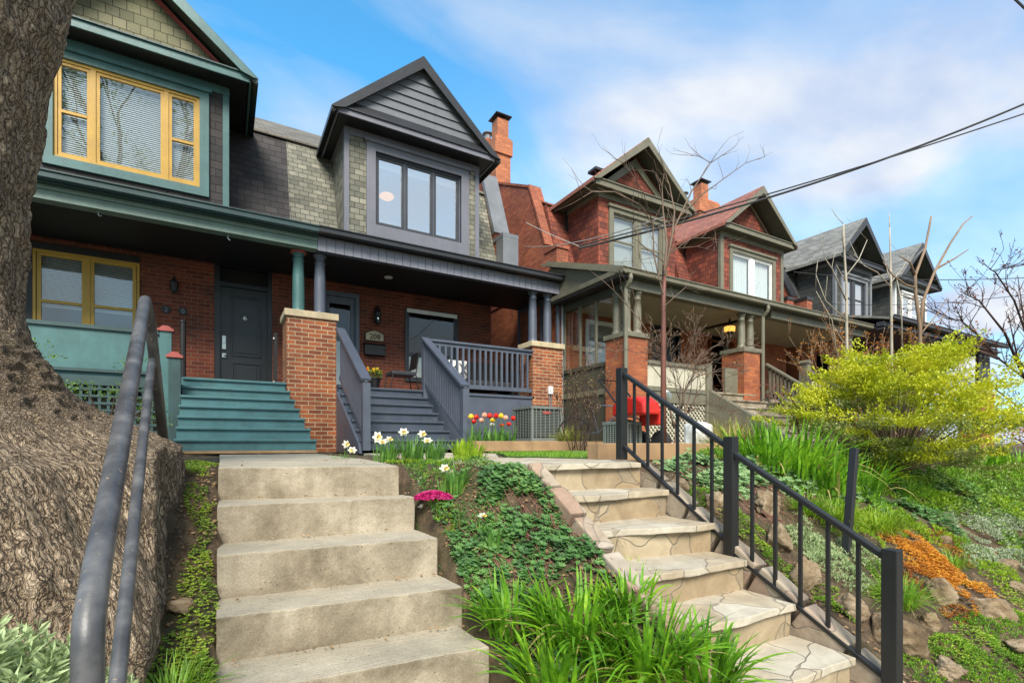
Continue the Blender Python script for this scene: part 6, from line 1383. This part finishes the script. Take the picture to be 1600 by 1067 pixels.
# thin saplings and the pruned trunk
def poles(name, lab, base, pts, mat, extra, seed, kd=1):
    rg = random.Random(seed); t = thing(name, lab, 'tree', base); m = MB(); tips = []
    for lst, Y, r in pts:
        q = [K(u, v, Y) for u, v in lst]; n_ = len(q); m.tube(q, [r*(1-.62*i/(n_-1)) for i in range(n_)], 7)
        if extra:
            for i in range(1, n_):
                for k in range(extra): grow(m, q[i]*.6+q[i-1]*.4 if k else q[i], Vector((rg.uniform(-1, 1), rg.uniform(-.5, .5), rg.uniform(.2, 1))).normalized(), rg.uniform(.3, .6), r*.3, kd, rg, .5, .6, .2, (1, 2), tips, .25, 4, .004, 3)
    m.build('trunk', mat, t, smooth=True); return t
poles('sapling', 'pale thin bare sapling in front of the left charcoal dormer', K(1323, 640, 4.6), [([(1323, 640), (1323, 540), (1322, 440), (1319, 390), (1318, 350)], 4.6, .03), ([(1322, 470), (1300, 420), (1288, 402)], 4.6, .014), ([(1323, 430), (1342, 405), (1355, 375)], 4.6, .012), ([(1322, 500), (1290, 470), (1275, 430)], 4.6, .012), ([(1308, 560), (1300, 500), (1275, 455)], 4.7, .012)], 'twig_grey', 1, 1, 0)
poles('sapling', 'pale thin bare sapling between the two charcoal dormers', K(1393, 640, 4.6), [([(1393, 640), (1393, 540), (1392, 440), (1390, 355)], 4.6, .032), ([(1410, 560), (1408, 470), (1400, 430)], 4.8, .018), ([(1393, 450), (1370, 425), (1350, 415)], 4.6, .012), ([(1393, 440), (1410, 420), (1420, 400)], 4.6, .012)], 'twig_grey', 1, 2, 0)
poles('pruned_tree', 'bare tan tree with three pruned upright limbs before the far charcoal dormer', K(1437, 640, 4.2), [([(1437, 650), (1438, 570), (1437, 510), (1430, 455), (1430, 430), (1445, 390), (1453, 350), (1455, 338)], 4.2, .038), ([(1438, 520), (1442, 470), (1460, 425), (1485, 380), (1505, 350), (1519, 338)], 4.2, .030), ([(1463, 420), (1490, 405), (1513, 390)], 4.2, .022), ([(1432, 450), (1415, 445), (1395, 430), (1380, 410)], 4.2, .02), ([(1430, 430), (1422, 410), (1405, 400)], 4.2, .02), ([(1440, 520), (1465, 490), (1480, 465)], 4.2, .014), ([(1445, 510), (1470, 500), (1485, 478)], 4.2, .012)], 'twig_tan', 0, 3)
# red budded tree at the right edge
def edge_tree():
    rg = random.Random(31); t = thing('budding_tree', 'bare tree with dark red buds reaching in from the right edge', 'tree', K(1690, 700, 4.2)); m = MB(); tips = []
    for lst in ([(1690, 700), (1660, 640), (1600, 590), (1560, 560), (1525, 520), (1500, 500), (1478, 498)], [(1640, 620), (1610, 540), (1585, 470), (1555, 425), (1545, 420)], [(1600, 590), (1570, 520), (1530, 470), (1500, 455)], [(1660, 640), (1630, 560), (1600, 500), (1590, 430)], [(1690, 700), (1640, 655), (1590, 635), (1545, 600), (1515, 600)], [(1560, 560), (1520, 545), (1490, 520)], [(1620, 600), (1590, 560), (1575, 490)]):
        q = [K(u, v, 4.2+.1*math.sin(u)) for u, v in lst]; n_ = len(q); m.tube(q, [.035*(1-.8*i/(n_-1)) for i in range(n_)], 6)
        for i in range(1, n_):
            for k in range(4): a = rg.random(); grow(m, q[i]*a+q[i-1]*(1-a), ((q[i]-q[i-1]).normalized()+Vector((rg.uniform(-.8, .8), rg.uniform(-.8, .8), rg.uniform(-.3, .8)))).normalized(), rg.uniform(.3, .6), .010, 2, rg, .6, .65, .1, (1, 3), tips, .3, 4, .004, 3)
    m.build('branches', 'twig_dark', t, smooth=True); m = MB()
    for p_, d_ in tips:
        if rg.random() < .7: leaf(m, p_, Vector((rg.uniform(-1, 1), rg.uniform(-1, 1), rg.uniform(-1, .5))).normalized(), rg.uniform(.03, .07), rg)
    m.build('buds', 'leaf_purple', t)
edge_tree()
# yellow green shrub behind, right
def bushy(lab, at, r, h, mat, seed, n=26, lf=.05, twm='twig'):
    t = thing('leafy_shrub', lab, 'shrub', at); rg = random.Random(seed); m = MB(); tw = MB(); at = Vector(at)
    for i in range(n):
        a = rg.uniform(0, 6.28); q = rg.random()**.5; c = at+Vector((math.cos(a)*q*r, math.sin(a)*q*r, h*rg.uniform(.35, 1)*(1-.35*q*q)))
        leafcloud(m, c, 90, r*.28, lf, rg, .7); tw.tube([at, (at+c)/2+Vector((0, 0, .1)), c], [.02, .012, .004], 4, False)
    m.build('foliage', mat, t); tw.build('branches', twm, t); return t
bushy('loose yellow green shrub behind the pruned tree', (15.5, 6.0, -.1), 1.3, 2.6, 'leaf_ivy', 3)
bushy('rusty shrub at the right edge below the red budded tree', (12.5, 3.0, -.2), .7, .8, 'leaf_rust', 4, 22)
bushy('thin green shrub with small leaves between tree trunk and teal half wall', (-2.15, 6.3, -.1), .75, 1.35, 'leaf_ivy', 5, 20, .035)
bushy('small twiggy green shrub in front of the teal lattice', (-1.15, 7.3, -.1), .5, 1.3, 'leaf_ivy', 6, 11, .03)
# far porch fence at the right edge
fe = thing('garden_fence', 'dark fence far behind the golden shrub at the right edge', 'fence', (27, 6, -.2))
m = MB()
for i in range(60): m.box(24.8+i*.25, 24.84+i*.25, 6.0, 6.04, -.2, .9)
m.build('pickets', 'paint_slate', fe); MB().box(24.7, 40, 5.97, 6.07, .9, .97).build('rail', 'metal_grey', fe)
# ---------------- wires ----------------
def wire(lab, p, q, sag, r=.012, mat='cable', name='overhead_wire'):
    p = Vector(p); q = Vector(q); pts = [p+(q-p)*i/20-Vector((0, 0, sag*4*(i/20)*(1-i/20))) for i in range(21)]
    o = MB().tube([x-p for x in pts], r, 6).build(name, mat); o.location = p; tag(o, lab, 'cable', 'overhead service wires')
F_ = lambda u, v, Y: ray(u, v)*(Y/ray(u, v).y)
def farp(u, v, Y, k=1.25): return F_(u, v, Y)*k
wire('thick twisted service cable running from the first red dormer to the upper right', F_(905, 388, 8.7), F_(1600, 163, 3.2)*1.3, .25, .025)
wire('thinner cable just above the thick twisted one', F_(905, 384, 8.7), F_(1600, 178, 3.0)*1.3, .10, .015)
wire('grey wire crossing from the brick fire wall past the first red dormer windows', F_(822, 348, 10.2), F_(905, 385, 8.75), .02, .010, 'cable_grey')
wire('lower grey wire from the service mast to the first red dormer', F_(820, 385, 10.5), F_(1035, 340, 4.5), .12, .008, 'cable_grey')
wire('long thin wire running right past the charcoal dormers to the red budded tree', F_(1240, 425, 8.6), F_(1640, 432, 3.4)*1.2, .15, .010)
wire('lowest thin wire behind the charcoal dormers at the right', F_(1300, 475, 8.8), F_(1640, 455, 3.4)*1.2, .15, .008)
wire('thick black cable cutting the upper right corner', F_(1560, -25, 3.5), F_(1640, 50, 3.0), .0, .02)
# stone fence line at teal bottom: bits in front of the tree
